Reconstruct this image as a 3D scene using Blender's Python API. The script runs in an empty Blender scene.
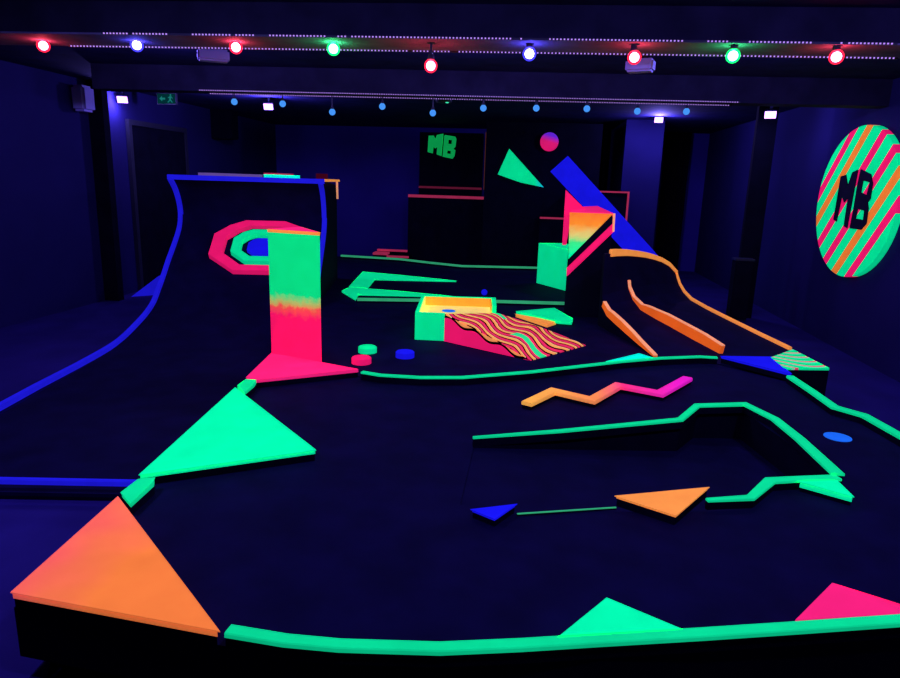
# Black-light obstacle golf hall: dark ramps and platforms with fluorescent painted edges.
import bpy, bmesh, math, random
from mathutils import Vector, Matrix
from mathutils.geometry import tessellate_polygon

random.seed(7)
sc = bpy.context.scene
COL = sc.collection
FLOOR, DECK, TOP, CEIL = -0.06, 0.20, 0.26, 2.71

# ------------------------------------------------------------------ materials
UV = (0.22, 0.17, 1.0)            # colour of the black-light lamps
EMIT, REACT = 0.56, 0.42          # own glow of the fluorescent paint / its answer to the lamps


def s2l(c):
    return tuple((v / 255 / 12.92) if v / 255 <= 0.04045 else ((v / 255 + 0.055) / 1.055) ** 2.4 for v in c)


def new_mat(name):
    m = bpy.data.materials.new(name)
    m.use_nodes = True
    nt = m.node_tree
    nt.nodes.clear()
    out = nt.nodes.new('ShaderNodeOutputMaterial')
    m.cycles.emission_sampling = 'NONE'
    return m, nt, out


def N(nt, kind, **kw):
    n = nt.nodes.new('ShaderNode' + kind)
    for k, v in kw.items():
        setattr(n, k, v)
    return n


def mth(nt, op, a, b=None, c=None):
    n = N(nt, 'Math', operation=op)
    for i, v in enumerate((a, b, c)):
        if v is None:
            continue
        if isinstance(v, (int, float)):
            n.inputs[i].default_value = v
        else:
            nt.links.new(v, n.inputs[i])
    return n.outputs[0]


def coords(nt, base=(0, 0, 0)):
    """object coordinates, moved back to the frame the pattern is written in"""
    tc = N(nt, 'TexCoord')
    a = N(nt, 'VectorMath', operation='ADD')
    nt.links.new(tc.outputs['Object'], a.inputs[0])
    a.inputs[1].default_value = base
    s = N(nt, 'SeparateXYZ')
    nt.links.new(a.outputs[0], s.inputs[0])
    return a.outputs[0], s.outputs[0], s.outputs[1], s.outputs[2]


def ramp(nt, fac, stops, interp='LINEAR'):
    r = N(nt, 'ValToRGB')
    cr = r.color_ramp
    cr.interpolation = interp
    while len(cr.elements) < len(stops):
        cr.elements.new(0.5)
    for e, (p, c) in zip(cr.elements, stops):
        e.position = p
        e.color = (*c[:3], 1)
    nt.links.new(fac, r.inputs[0])
    return r.outputs[0]


def fluor(name, build, amount=1.0):
    """fluorescent paint: gives off its own colour and answers the violet lamps; build(nt) -> colour or socket"""
    m, nt, out = new_mat(name)
    col = build(nt) if callable(build) else build
    if isinstance(col, (tuple, list)):
        rgb = N(nt, 'RGB')
        rgb.outputs[0].default_value = (*col[:3], 1)
        col = rgb.outputs[0]
    # brushed unevenness of hand painted boards
    tc = N(nt, 'TexCoord')
    nz = N(nt, 'TexNoise')
    nz.inputs['Scale'].default_value = 7.0
    nz.inputs['Detail'].default_value = 4.0
    nt.links.new(tc.outputs['Object'], nz.inputs['Vector'])
    mr = N(nt, 'MapRange')
    mr.inputs[1].default_value, mr.inputs[2].default_value = 0.3, 0.7
    mr.inputs[3].default_value, mr.inputs[4].default_value = 0.92, 1.06
    nt.links.new(nz.outputs[0], mr.inputs[0])
    sv = N(nt, 'VectorMath', operation='SCALE')
    nt.links.new(col, sv.inputs[0])
    nt.links.new(mr.outputs[0], sv.inputs['Scale'])
    em = N(nt, 'Emission')
    em.inputs[1].default_value = EMIT * amount
    nt.links.new(sv.outputs[0], em.inputs[0])
    mu = N(nt, 'VectorMath', operation='MULTIPLY')
    nt.links.new(sv.outputs[0], mu.inputs[0])
    k = REACT * amount
    mu.inputs[1].default_value = (k / UV[0], k / UV[1], k / UV[2])
    df = N(nt, 'BsdfDiffuse')
    nt.links.new(mu.outputs[0], df.inputs[0])
    ad = N(nt, 'AddShader')
    nt.links.new(em.outputs[0], ad.inputs[0])
    nt.links.new(df.outputs[0], ad.inputs[1])
    nt.links.new(ad.outputs[0], out.inputs[0])
    return m


def dark(name, col, rough=0.8, var=0.25, scale=5.0, spec=0.05):
    m, nt, out = new_mat(name)
    p = N(nt, 'BsdfPrincipled')
    p.inputs['Roughness'].default_value = rough
    p.inputs['Specular IOR Level'].default_value = spec
    tc = N(nt, 'TexCoord')
    nz = N(nt, 'TexNoise')
    nz.inputs['Scale'].default_value = scale
    nz.inputs['Detail'].default_value = 5.0
    nt.links.new(tc.outputs['Object'], nz.inputs['Vector'])
    lo = tuple(v * (1 - var) for v in col)
    hi = tuple(v * (1 + var) for v in col)
    nt.links.new(ramp(nt, nz.outputs[0], [(0.3, lo), (0.7, hi)]), p.inputs['Base Color'])
    nt.links.new(p.outputs[0], out.inputs[0])
    return m


def lamp(name, col, strength, sample=False):
    m, nt, out = new_mat(name)
    em = N(nt, 'Emission')
    em.inputs[0].default_value = (*col, 1)
    em.inputs[1].default_value = strength
    nt.links.new(em.outputs[0], out.inputs[0])
    if sample:
        m.cycles.emission_sampling = 'AUTO'
    return m


GREEN = s2l((4, 236, 164))
GREEN2 = s2l((8, 222, 156))
PINK = s2l((248, 24, 118))
ORANGE = s2l((252, 150, 78))
FIN = s2l((240, 100, 36))
BLUE = s2l((24, 22, 250))
CREAM = s2l((255, 226, 140))
BLACK = (0.0004, 0.0004, 0.0008)

M = {}
M['green'] = fluor('green_paint', GREEN)
M['green_bright'] = fluor('bright_green_paint', s2l((4, 252, 182)))
M['green_rail'] = fluor('rail_green_paint', GREEN2)
M['green_dim'] = fluor('thin_green_paint', s2l((60, 190, 140)), 0.75)
M['pink'] = fluor('pink_paint', PINK)
M['pink_hot'] = fluor('hot_pink_paint', s2l((252, 34, 132)))
M['pink_dull'] = fluor('dull_pink_paint', s2l((196, 50, 100)), 0.75)
M['orange'] = fluor('orange_paint', ORANGE)
M['fin'] = fluor('deep_orange_paint', FIN)
M['blue'] = fluor('blue_paint', BLUE)
M['blue_rail'] = fluor('rail_blue_paint', s2l((30, 26, 232)))
M['sky'] = fluor('light_blue_paint', s2l((28, 105, 255)))
M['cyan'] = fluor('cyan_paint', s2l((0, 255, 240)))
M['cream'] = fluor('cream_paint', CREAM, 0.85)
M['lining'] = fluor('lining_orange_paint', s2l((250, 165, 70)), 0.6)
M['peach'] = fluor('peach_and_lit_edge_paint', s2l((255, 160, 130)))  # on the fin tops it is their orange lightened as by lamps above
M['deck'] = dark('black_blue_deck', (0.0055, 0.0045, 0.027), 0.85)
M['black'] = dark('black_paint', (0.004, 0.004, 0.010), 0.85)
M['floor'] = dark('hall_floor', (0.026, 0.017, 0.12), 0.8, 0.2, 2.0)
M['wall'] = dark('hall_wall', (0.017, 0.014, 0.074), 0.9, 0.10, 1.5)
M['wall_far_lit'] = dark('lit_far_wall', (0.05, 0.03, 0.28), 0.9, 0.10, 1.5)  # hall wall colour raised here in place of more lamp light
M['ceil'] = dark('hall_ceiling', (0.016, 0.014, 0.07), 0.9)
M['beam'] = dark('beam_paint', (0.018, 0.016, 0.034), 0.8)
M['metal'] = dark('dark_metal', (0.02, 0.02, 0.03), 0.5, 0.1, 12, 0.4)
M['casing'] = dark('pale_casing', (0.40, 0.36, 0.60), 0.6, 0.05)
M['cloth'] = dark('black_cloth', (0.010, 0.009, 0.014), 0.95)
M['led'] = lamp('violet_diode', (0.50, 0.27, 1.0), 1.0)
M['uv_lens'] = lamp('violet_lens', (0.50, 0.22, 1.0), 6.0)
M['far_blue'] = lamp('blue_bulb', (0.06, 0.30, 0.95), 1.0)
M['status'] = lamp('status_green', (0.05, 0.8, 0.45), 1.0)
M['exit_glow'] = lamp('exit_panel_glow', (0.0, 0.025, 0.030), 1.0)
M['exit_mark'] = lamp('exit_mark_glow', (0.01, 0.17, 0.16), 1.0)


def globe_mat(name, col, strength):
    """coloured translucent bulb glass glowing from inside"""
    m, nt, out = new_mat(name)
    em = N(nt, 'Emission')
    em.inputs[0].default_value = (*col, 1)
    em.inputs[1].default_value = strength
    tr = N(nt, 'BsdfTransparent')
    tr.inputs[0].default_value = (*tuple(0.04 + 0.96 * v for v in col), 1)
    mx = N(nt, 'MixShader')
    mx.inputs[0].default_value = 0.5
    nt.links.new(tr.outputs[0], mx.inputs[1])
    nt.links.new(em.outputs[0], mx.inputs[2])
    nt.links.new(mx.outputs[0], out.inputs[0])
    return m


BULB = {}
for nm, c in (('red', (1.0, 0.02, 0.07)), ('blue', (0.06, 0.05, 1.0)), ('green', (0.01, 1.0, 0.22))):
    BULB[nm] = (globe_mat(nm + '_globe', c, 3.0), lamp(nm + '_core', (1.0, 0.95, 0.95), 130.0, True))


# ------------------------------------------------------------------ mesh helpers
def link(name, bm, mats, parent=None, base=(0, 0, 0), smooth=False):
    """one mesh object; vertices are written in room coordinates and moved to the thing's base"""
    bmesh.ops.translate(bm, verts=bm.verts, vec=-Vector(base))
    bmesh.ops.recalc_face_normals(bm, faces=bm.faces)
    me = bpy.data.meshes.new(name)
    bm.to_mesh(me)
    bm.free()
    for m in (mats if isinstance(mats, (list, tuple)) else [mats]):
        me.materials.append(m)
    if smooth:
        for p in me.polygons:
            p.use_smooth = True
    o = bpy.data.objects.new(name, me)
    COL.objects.link(o)
    if parent:
        o.parent = parent
    else:
        o.location = base
    return o


def tag(o, label, cat, group=None, kind=None):
    o['label'] = label
    if cat:
        o['category'] = cat
    if group:
        o['group'] = group
    if kind:
        o['kind'] = kind
    return o


def thing(name, base, label, cat, group=None):
    o = bpy.data.objects.new(name, None)
    COL.objects.link(o)
    o.location = base
    o.empty_display_size = 0.1
    return tag(o, label, cat, group)


def struct(name, bm, mat, label=None):
    o = link(name, bm, mat)
    o['kind'] = 'structure'
    if label:
        o['label'] = label
    return o


def box(bm, x0, x1, y0, y1, z0, z1):
    vs = [bm.verts.new((x, y, z)) for x in (x0, x1) for y in (y0, y1) for z in (z0, z1)]
    for f in ((0, 1, 3, 2), (4, 6, 7, 5), (0, 4, 5, 1), (2, 3, 7, 6), (0, 2, 6, 4), (1, 5, 7, 3)):
        bm.faces.new([vs[i] for i in f])
    return bm


def B(*a):
    return box(bmesh.new(), *a)


def solid(loops, fn0, fn1, bm=None):
    """a plate: 2-D outline (plus holes) mapped by fn0 (back) and fn1 (front) into space"""
    bm = bm or bmesh.new()
    flat = [p for l in loops for p in l]
    tris = tessellate_polygon([[Vector((p[0], p[1], 0)) for p in l] for l in loops])
    a = [bm.verts.new(fn0(*p)) for p in flat]
    b = [bm.verts.new(fn1(*p)) for p in flat]
    for t in tris:
        try:
            bm.faces.new([a[i] for i in t])
            bm.faces.new([b[i] for i in t][::-1])
        except ValueError:
            pass
    k = 0
    for l in loops:
        n = len(l)
        for i in range(n):
            j = (i + 1) % n
            try:
                bm.faces.new([a[k + i], a[k + j], b[k + j], b[k + i]])
            except ValueError:
                pass
        k += n
    return bm


def prism(pts, z0, z1, holes=(), bm=None, bevel=0.0):
    bm2 = solid([[p[:2] for p in pts]] + [[p[:2] for p in h] for h in holes],
                lambda x, y: (x, y, z0), lambda x, y: (x, y, z1), bm)
    if bevel:
        es = [e for e in bm2.edges if all(abs(v.co.z - z1) < 1e-5 for v in e.verts) and len(e.link_faces) == 2
              and abs(e.link_faces[0].normal.z - e.link_faces[1].normal.z) > -1]
        bm2.normal_update()
        es = [e for e in es if abs(abs(e.link_faces[0].normal.z) - abs(e.link_faces[1].normal.z)) > 0.5]
        bmesh.ops.bevel(bm2, geom=es, offset=bevel, segments=2, affect='EDGES', clamp_overlap=True)
    return bm2


def rail(pts, w, h, bm=None, hs=None, ws=None, shift=0.0, closed=False):
    """square bar swept along a 3-D line lying in the middle of its top face, mitred in plan"""
    bm = bm or bmesh.new()
    P = [Vector(p) for p in pts]
    n = len(P)
    rings = []
    for i, p in enumerate(P):
        d0 = (P[i] - P[i - 1]).to_2d().normalized() if i else None
        d1 = (P[i + 1] - P[i]).to_2d().normalized() if i < n - 1 else None
        d = ((d0 or d1) + (d1 or d0)).normalized()
        nrm = Vector((d.y, -d.x))
        ref = d1 or d0
        k = 1.0 / max(0.45, abs(nrm.dot(Vector((ref.y, -ref.x)))))
        ww = (ws[i] if ws else w) * k
        hh = hs[i] if hs else h
        o = nrm * ww * 0.5
        s = nrm * shift * k
        c = 0.22 * min(ww, hh)
        q = [(p.x + s.x - o.x, p.y + s.y - o.y, p.z - hh), (p.x + s.x + o.x, p.y + s.y + o.y, p.z - hh),
             (p.x + s.x + o.x, p.y + s.y + o.y, p.z - c), (p.x + s.x + o.x * (1 - 2 * c / ww), p.y + s.y + o.y * (1 - 2 * c / ww), p.z),
             (p.x + s.x - o.x * (1 - 2 * c / ww), p.y + s.y - o.y * (1 - 2 * c / ww), p.z), (p.x + s.x - o.x, p.y + s.y - o.y, p.z - c)]
        rings.append([bm.verts.new(v) for v in q])
    for a, b in zip(rings, rings[1:]):
        for i in range(6):
            j = (i + 1) % 6
            bm.faces.new([a[i], a[j], b[j], b[i]])
    bm.faces.new(rings[0][::-1])
    bm.faces.new(rings[-1])
    return bm


def lathe(prof, seg=24, loc=(0, 0, 0), mat=None):
    """profile [(r, z)] turned round the z axis"""
    bm = bmesh.new()
    rings = []
    for r, z in prof:
        if r < 1e-6:
            rings.append([bm.verts.new((0, 0, z))])
        else:
            rings.append([bm.verts.new((r * math.cos(2 * math.pi * i / seg), r * math.sin(2 * math.pi * i / seg), z)) for i in range(seg)])
    for a, b in zip(rings, rings[1:]):
        for i in range(seg):
            j = (i + 1) % seg
            if len(a) == 1 and len(b) == 1:
                continue
            if len(a) == 1:
                bm.faces.new([a[0], b[i], b[j]])
            elif len(b) == 1:
                bm.faces.new([a[i], a[j], b[0]])
            else:
                bm.faces.new([a[i], a[j], b[j], b[i]])
    M4 = Matrix.Translation(loc) @ (mat or Matrix())
    bmesh.ops.transform(bm, matrix=M4, verts=bm.verts)
    return bm


def center(pts, z):
    return (sum(p[0] for p in pts) / len(pts), sum(p[1] for p in pts) / len(pts), z)


def block(name, pts, label, cat, mat, z0=DECK, z1=TOP, slab=0.022, inset=0.003, bevel=0.004, group=None, mats=None):
    """painted board on a black base, outline pts"""
    b = center(pts, z0)
    t = thing(name, b, label, cat, group)
    link('painted_top', prism(pts, z1 - slab, z1, bevel=bevel), mat(b) if callable(mat) else mat, t, b)
    c = Vector(b[:2])
    small = []
    for p in pts:
        v = c - Vector(p[:2])
        small.append(tuple(Vector(p[:2]) + v.normalized() * inset))
    o = link('black_base', prism(small, z0, z1 - slab), M['black'], t, b)
    return t


# ------------------------------------------------------------------ the room
XL, XR, YB, YF = -5.6, 3.42, 14.5, -2.5
struct('floor', B(XL, XR, YF, YB, FLOOR - 0.1, FLOOR), M['floor'])
struct('ceiling', B(XL, XR, YF, YB, CEIL, CEIL + 0.1), M['ceil'])
struct('wall_left', B(XL - 0.1, XL, YF, YB, FLOOR - 0.1, CEIL + 0.1), M['wall'])
struct('wall_right', B(XR, XR + 0.1, YF, YB, FLOOR - 0.1, CEIL + 0.1), M['wall'])
struct('wall_back', B(XL - 0.1, XR + 0.1, YB, YB + 0.1, FLOOR - 0.1, CEIL + 0.1), M['wall_far_lit'])
struct('wall_front', B(XL - 0.1, XR + 0.1, YF - 0.1, YF, FLOOR - 0.1, CEIL + 0.1), M['wall'])
NB0, NB1, FB0, FB1, BZ, FZB = 4.6, 5.02, 7.2, 7.42, 2.50, 2.46
NM, FM = 0.036, 0.055            # the beams cross the hall slightly askew
beam_y = lambda y0, m, x: y0 + m * (x + 0.6)
struct('ceiling_beam', prism([(XL, beam_y(NB0, NM, XL)), (XR, beam_y(NB0, NM, XR)), (XR, beam_y(NB1, NM, XR)), (XL, beam_y(NB1, NM, XL))], BZ + 0.012, CEIL), M['beam'], 'dark front ceiling beam with coloured bulbs')
M['soffit'] = dark('soffit_glow_paint', (0.16, 0.14, 0.20), 0.8)  # underside board added paler than the beam so bulb glow shows on it
struct('trim_2', prism([(XL, beam_y(NB0, NM, XL)), (XR, beam_y(NB0, NM, XR)), (XR, beam_y(NB1, NM, XR)), (XL, beam_y(NB1, NM, XL))], BZ, BZ + 0.012), M['soffit'], 'added underside board of the front beam, pale for the bulb glow')
struct('ceiling_beam', prism([(-4.69, beam_y(FB0, FM, -4.69)), (XR, beam_y(FB0, FM, XR)), (XR, beam_y(FB1, FM, XR)), (-4.69, beam_y(FB1, FM, -4.69))], FZB, CEIL), M['beam'], 'dark second ceiling beam with blue bulbs')
struct('column', B(XL, -5.40, 8.2, 8.32, FLOOR, CEIL), M['black'], 'dark column at the left wall')
struct('column', B(1.46, 2.08, 11.92, 14.5, FLOOR, CEIL), M['wall'], 'blue lit column behind the back right flood lamp')
struct('column', B(2.76, 3.0, 9.3, 9.38, FLOOR, CEIL), M['black'], 'dark column near the right wall')
# dark door with a frame in the left wall, past the column
dt = B(XL, XL + 0.035, 9.05, 10.5, FLOOR, 2.25)
d = struct('door_1', dt, M['black'], 'dark door in the left wall')
bm = bmesh.new()
box(bm, XL, XL + 0.05, 8.98, 9.05, FLOOR, 2.32)
box(bm, XL, XL + 0.05, 10.5, 10.57, FLOOR, 2.32)
box(bm, XL, XL + 0.05, 9.05, 10.5, 2.25, 2.32)
struct('trim_1', bm, M['metal'])

# ------------------------------------------------------------------ front platform
F_OUT = [(-1.62, 1.76), (-0.86, 1.69), (-0.66, 1.67), (-0.20, 1.71), (0.28, 1.82), (1.25, 2.08), (2.45, 2.42), (2.30, 3.30),
         (2.17, 3.93), (2.15, 4.29), (2.01, 4.40), (2.00, 5.17), (1.57, 5.61), (0.76, 5.32), (0.05, 4.83), (-0.43, 4.56),
         (-0.73, 4.52), (-1.18, 4.58), (-1.96, 4.87)]
PIT = [(-0.25, 3.42), (0.95, 3.97), (1.12, 4.28), (1.44, 4.37), (1.55, 3.73), (1.56, 3.26), (1.20, 3.15), (1.04, 2.93),
       (0.84, 2.87), (0.45, 2.80), (0.0, 2.76), (-0.25, 2.74)]
pb = (0.2, 3.3, FLOOR)
plat = thing('golf_platform', pb, 'large black front platform with green rails and a sunken lane', 'golf platform')
bm = bmesh.new()
loops = [F_OUT, PIT]
flat = F_OUT + PIT
vs = [bm.verts.new((x, y, DECK)) for x, y in flat]
for t3 in tessellate_polygon([[Vector((*p, 0)) for p in l] for l in loops]):
    bm.faces.new([vs[i] for i in t3])
link('deck', bm, M['deck'], plat, pb)
pit_z = lambda x: DECK - 0.005 - max(0.0, min(1.0, (x + 0.25) / 1.5)) * 0.185
bm = bmesh.new()
vs = [bm.verts.new((x, y, pit_z(x))) for x, y in PIT]
for t3 in tessellate_polygon([[Vector((*p, 0)) for p in PIT]]):
    bm.faces.new([vs[i] for i in t3])
link('sunken_lane', bm, M['deck'], plat, pb)
bm = bmesh.new()
for i in range(len(PIT)):
    a, b = PIT[i], PIT[(i + 1) % len(PIT)]
    bm.faces.new([bm.verts.new(v) for v in ((*a, DECK), (*b, DECK), (*b, pit_z(b[0]) - 0.01), (*a, pit_z(a[0]) - 0.01))])
link('lane_wall', bm, M['black'], plat, pb)
bm = bmesh.new()
for i in range(len(F_OUT)):
    a, b = F_OUT[i], F_OUT[(i + 1) % len(F_OUT)]
    bm.faces.new([bm.verts.new(v) for v in ((*a, DECK - 0.001), (*b, DECK - 0.001), (*b, 0.015), (*a, 0.015))])
link('skirt', bm, M['black'], plat, pb)
cx, cy = 0.2, 3.4
link('plinth', prism([(cx + (x - cx) * 0.97, cy + (y - cy) * 0.965) for x, y in F_OUT], FLOOR, 0.0), M['black'], plat, pb)


def kerb(pts, w, parent, base, mat, h=0.024, label=None, hs=None, ws=None, shift=0.0, name='rail', black=True):
    o = link(name, rail(pts, w, h, hs=hs, ws=ws, shift=shift), mat, parent, base)
    if label:
        o['label'] = label
    if black:
        pts2 = [(p[0], p[1], p[2] - (hs[i] if hs else h)) for i, p in enumerate(pts)]
        hb = [max(0.002, q[2] - DECK) for q in pts2]
        link('rail_base', rail(pts2, w * 0.8, 0.03, hs=hb, ws=[v * 0.8 for v in ws] if ws else None, shift=shift), M['black'], parent, base)
    return o


RW = 0.05
FRONT = [(-0.850, 1.696, 0.260), (-0.665, 1.682, 0.260), (-0.497, 1.686, 0.260), (-0.202, 1.720, 0.260), (0.034, 1.774, 0.260), (0.276, 1.836, 0.260), (0.591, 1.915, 0.260), (0.919, 2.001, 0.260), (1.263, 2.093, 0.260)] + [(1.9, 2.27, TOP), (2.40, 2.42, TOP)]
kerb(FRONT, 0.046, plat, pb, M['green_rail'], h=0.016, label='green rail along the front edge')
for pts, lab in (([(-1.694, 2.608), (-1.636, 2.635), (-1.615, 2.596), (-1.600, 2.394), (-1.692, 2.476)], 'short green rail between the orange and the green triangle'),
                 ([(-1.870, 4.176), (-1.796, 4.168), (-1.777, 4.090), (-1.766, 3.903), (-1.865, 4.024)], 'short green rail below the pink triangle')):
    o = link('rail', prism(pts, 0.238, TOP, bevel=0.004), M['green_rail'], plat, pb)
    o['label'] = lab
    link('rail_base', prism(pts, DECK, 0.238), M['black'], plat, pb)
kerb([(-1.156, 4.540, 0.260), (-1.013, 4.493, 0.260), (-0.726, 4.498, 0.260), (-0.434, 4.564, 0.260), (0.046, 4.818, 0.260), (0.755, 5.285, 0.260), (1.099, 5.478, 0.260), (1.446, 5.610, 0.260), (1.582, 5.609, 0.260)], 0.04, plat, pb, M['green_rail'], h=0.012,
     label='green rail along the back edge')
RIGHT = [(1.995, 5.143, 0.260), (2.013, 4.776, 0.260), (2.021, 4.425, 0.260), (2.141, 4.283, 0.260), (2.182, 3.950, 0.260)] + [(2.26, 3.35, TOP), (2.40, 2.5, TOP)]
kerb(RIGHT, 0.055, plat, pb, M['green_rail'], h=0.018, label='green rail along the right edge')
UP = [(-0.255, 3.427, 0.260), (0.221, 3.623, 0.260), (0.949, 3.964, 0.260), (1.116, 4.266, 0.260), (1.440, 4.361, 0.260), (1.538, 4.094, 0.260), (1.563, 3.764, 0.260), (1.569, 3.290, 0.260)]
kerb(UP, 0.05, plat, pb, M['green_rail'], label='green rail behind the sunken lane', h=0.014,
     ws=[0.012, 0.028, 0.04, 0.044, 0.046, 0.055, 0.06, 0.064])
kerb([(1.562, 3.270, 0.250), (1.365, 3.218, 0.250), (1.209, 3.170, 0.250), (1.056, 2.959, 0.250), (0.850, 2.898, 0.250)], 0.045, plat, pb, M['green_rail'], label='green rail in front of the sunken lane', h=0.012,
     ws=[0.055, 0.05, 0.055, 0.04, 0.024])
kerb([(0.442, 2.820, 0.212), (0.005, 2.681, 0.212)], 0.009, plat, pb, M['green_dim'], label='thin green strip in front of the sunken lane', h=0.004, name='edge_strip')


def orange_tri(b):
    def f(nt):
        v, x, y, z = coords(nt, b)
        nz = N(nt, 'TexNoise')
        nz.inputs['Scale'].default_value = 2.2
        nt.links.new(v, nz.inputs['Vector'])
        q = mth(nt, 'ADD', mth(nt, 'MULTIPLY', x, 1.1), mth(nt, 'MULTIPLY', nz.outputs[0], 0.8))
        q = mth(nt, 'ADD', q, 1.75)
        return ramp(nt, q, [(0.30, s2l((252, 96, 100))), (0.75, s2l((248, 126, 66)))])
    return fluor('salmon_orange_paint', f)


block('triangle_block', [(-1.616, 1.758), (-1.681, 2.430), (-0.879, 1.684)], 'big salmon orange triangle on the front left platform corner', 'obstacle block', orange_tri, slab=0.025)
block('triangle_block', [(-1.717, 2.657), (-1.860, 3.980), (-1.030, 3.084)], 'big bright green triangle on the left platform edge', 'obstacle block', M['green_bright'], slab=0.022)
block('triangle_block', [(-1.889, 4.220), (-1.974, 4.896), (-1.197, 4.585), (-1.801, 4.179)], 'flat pink triangle at the foot of the tall gradient pillar', 'obstacle block', M['pink_hot'], slab=0.022)
block('triangle_block', [(0.158, 1.824), (0.319, 2.043), (0.528, 1.920)], 'green triangle on the front green rail', 'obstacle block', M['green_bright'], slab=0.02)
block('triangle_block', [(0.924, 2.032), (1.127, 2.266), (1.301, 2.169), (1.403, 2.156)], 'hot pink triangle on the front rail at the right', 'obstacle block', M['pink_hot'], slab=0.02)
block('triangle_block', [(0.445, 2.853), (0.882, 3.021), (0.676, 2.714)], 'orange triangle in front of the sunken lane', 'obstacle block', M['orange'], slab=0.012, z1=0.25)
block('triangle_block', [(-0.187, 2.629), (-0.006, 2.708), (-0.087, 2.566)], 'small blue triangle at the near end of the sunken lane', 'obstacle block', M['blue'], slab=0.012, z1=0.24)
block('triangle_block', [(1.349, 3.173), (1.534, 3.219), (1.534, 3.051)], 'pointed green triangle at the right corner of the sunken lane', 'obstacle block', M['green_bright'], slab=0.03, z1=0.25)
block('triangle_block', [(0.659, 5.263), (0.946, 5.577), (1.033, 5.463)], 'small cyan triangle behind the back green rail', 'obstacle block', M['cyan'], slab=0.03)
block('triangle_block', [(1.626, 5.653), (2.051, 5.733), (2.024, 5.205)], 'long blue triangle on the back right platform corner', 'obstacle block', M['blue'], slab=0.02)


def wavy_top(b):
    def f(nt):
        v, x, y, z = coords(nt, b)
        q = mth(nt, 'ADD', mth(nt, 'MULTIPLY', y, 11.0), mth(nt, 'SINE', mth(nt, 'MULTIPLY', x, 9.0)))
        q = mth(nt, 'FRACT', mth(nt, 'MULTIPLY', q, 0.62))
        return ramp(nt, q, [(0.0, GREEN), (0.62, s2l((120, 225, 190))), (0.80, s2l((230, 70, 120)))], 'CONSTANT')
    return fluor('wavy_green_pink_paint', f)


SB = [(2.040, 5.700), (2.335, 6.050), (2.391, 5.433), (2.028, 5.365)]
sb = center(SB, FLOOR)
t = thing('corner_block', sb, 'black corner block with a wavy green and pink striped top', 'obstacle block')
link('striped_top', prism(SB, 0.245, 0.262, bevel=0.003), wavy_top(sb), t, sb)
link('black_base', prism(SB, FLOOR, 0.245), M['black'], t, sb)


def zig_paint(b):
    def f(nt):
        v, x, y, z = coords(nt, b)
        q = mth(nt, 'DIVIDE', mth(nt, 'SUBTRACT', x, 0.05), 1.05)
        return ramp(nt, q, [(0.0, s2l((255, 176, 84))), (0.42, s2l((255, 140, 90))), (0.62, s2l((252, 50, 140))), (1.0, s2l((240, 30, 215)))])
    return fluor('zigzag_paint', f)


ZG = [(0.028, 4.118, 0.250), (0.204, 4.428, 0.250), (0.454, 4.282, 0.250), (0.666, 4.660, 0.250), (0.932, 4.528, 0.250), (1.208, 4.966, 0.250)]
zb = center(ZG, DECK)
t = thing('zigzag_strip', zb, 'zigzag strip fading from orange to magenta on the front platform', 'obstacle block')
link('painted_top', rail(ZG, 0.075, 0.025), zig_paint(zb), t, zb)
link('black_base', rail([(p[0], p[1], p[2] - 0.025) for p in ZG], 0.06, 0.025), M['black'], t, zb)


def disc(bm, c, r, z0, z1, seg=32, bev=0.0):
    prof = [(0, z0), (r, z0), (r, z1 - bev), (r - bev, z1), (0, z1)] if bev else [(0, z0), (r, z0), (r, z1), (0, z1)]
    return lathe(prof, seg, (c[0], c[1], 0))


c = (1.865, 3.990, 0.200)
tag(link('tee_mark', disc(None, c, 0.075, DECK, DECK + 0.004), M['sky'], None, (c[0], c[1], DECK)),
    'round light blue mark on the deck beside the right green rail', 'tee mark')

# ------------------------------------------------------------------ left wave ramp
QP0 = (-3.040, 3.400)
QB = (-0.177, 0.984)
QR = (0.984, 0.177)
PROF = [(1.000, 0.200), (1.600, 0.220), (2.000, 0.290), (2.390, 0.400), (2.600, 0.530), (2.750, 0.640), (2.900, 0.760), (3.120, 0.920), (3.280, 1.060), (3.340, 1.200), (3.310, 1.340), (3.220, 1.470), (3.090, 1.570)]
QW = 1.48
QK = 1.157                        # size of the ramp's own drawing frame
QF = 1.6 + (FLOOR - 1.6) / QK     # floor level in that frame


def q3(u, D, z):
    return tuple(e + QK * (v - e) for e, v in zip((0, 0, 1.6), (QP0[0] + u * QR[0] + D * QB[0], QP0[1] + u * QR[1] + D * QB[1], z)))


def smooth_prof(P, n=6):
    out = []
    for i in range(len(P) - 1):
        p0, p1, p2, p3 = P[max(0, i - 1)], P[i], P[i + 1], P[min(len(P) - 1, i + 2)]
        for k in range(n):
            t = k / n
            out.append(tuple(0.5 * ((2 * p1[j]) + (-p0[j] + p2[j]) * t + (2 * p0[j] - 5 * p1[j] + 4 * p2[j] - p3[j]) * t * t
                                    + (-p0[j] + 3 * p1[j] - 3 * p2[j] + p3[j]) * t ** 3) for j in (0, 1)))
    out.append(P[-1])
    return out


SP = smooth_prof(PROF)


def normals(P):
    out = []
    for i in range(len(P)):
        a, b = P[max(0, i - 1)], P[min(len(P) - 1, i + 1)]
        d = Vector((b[0] - a[0], b[1] - a[1])).normalized()
        out.append((-d.y, d.x))
    return out


SN = normals(SP)


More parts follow.
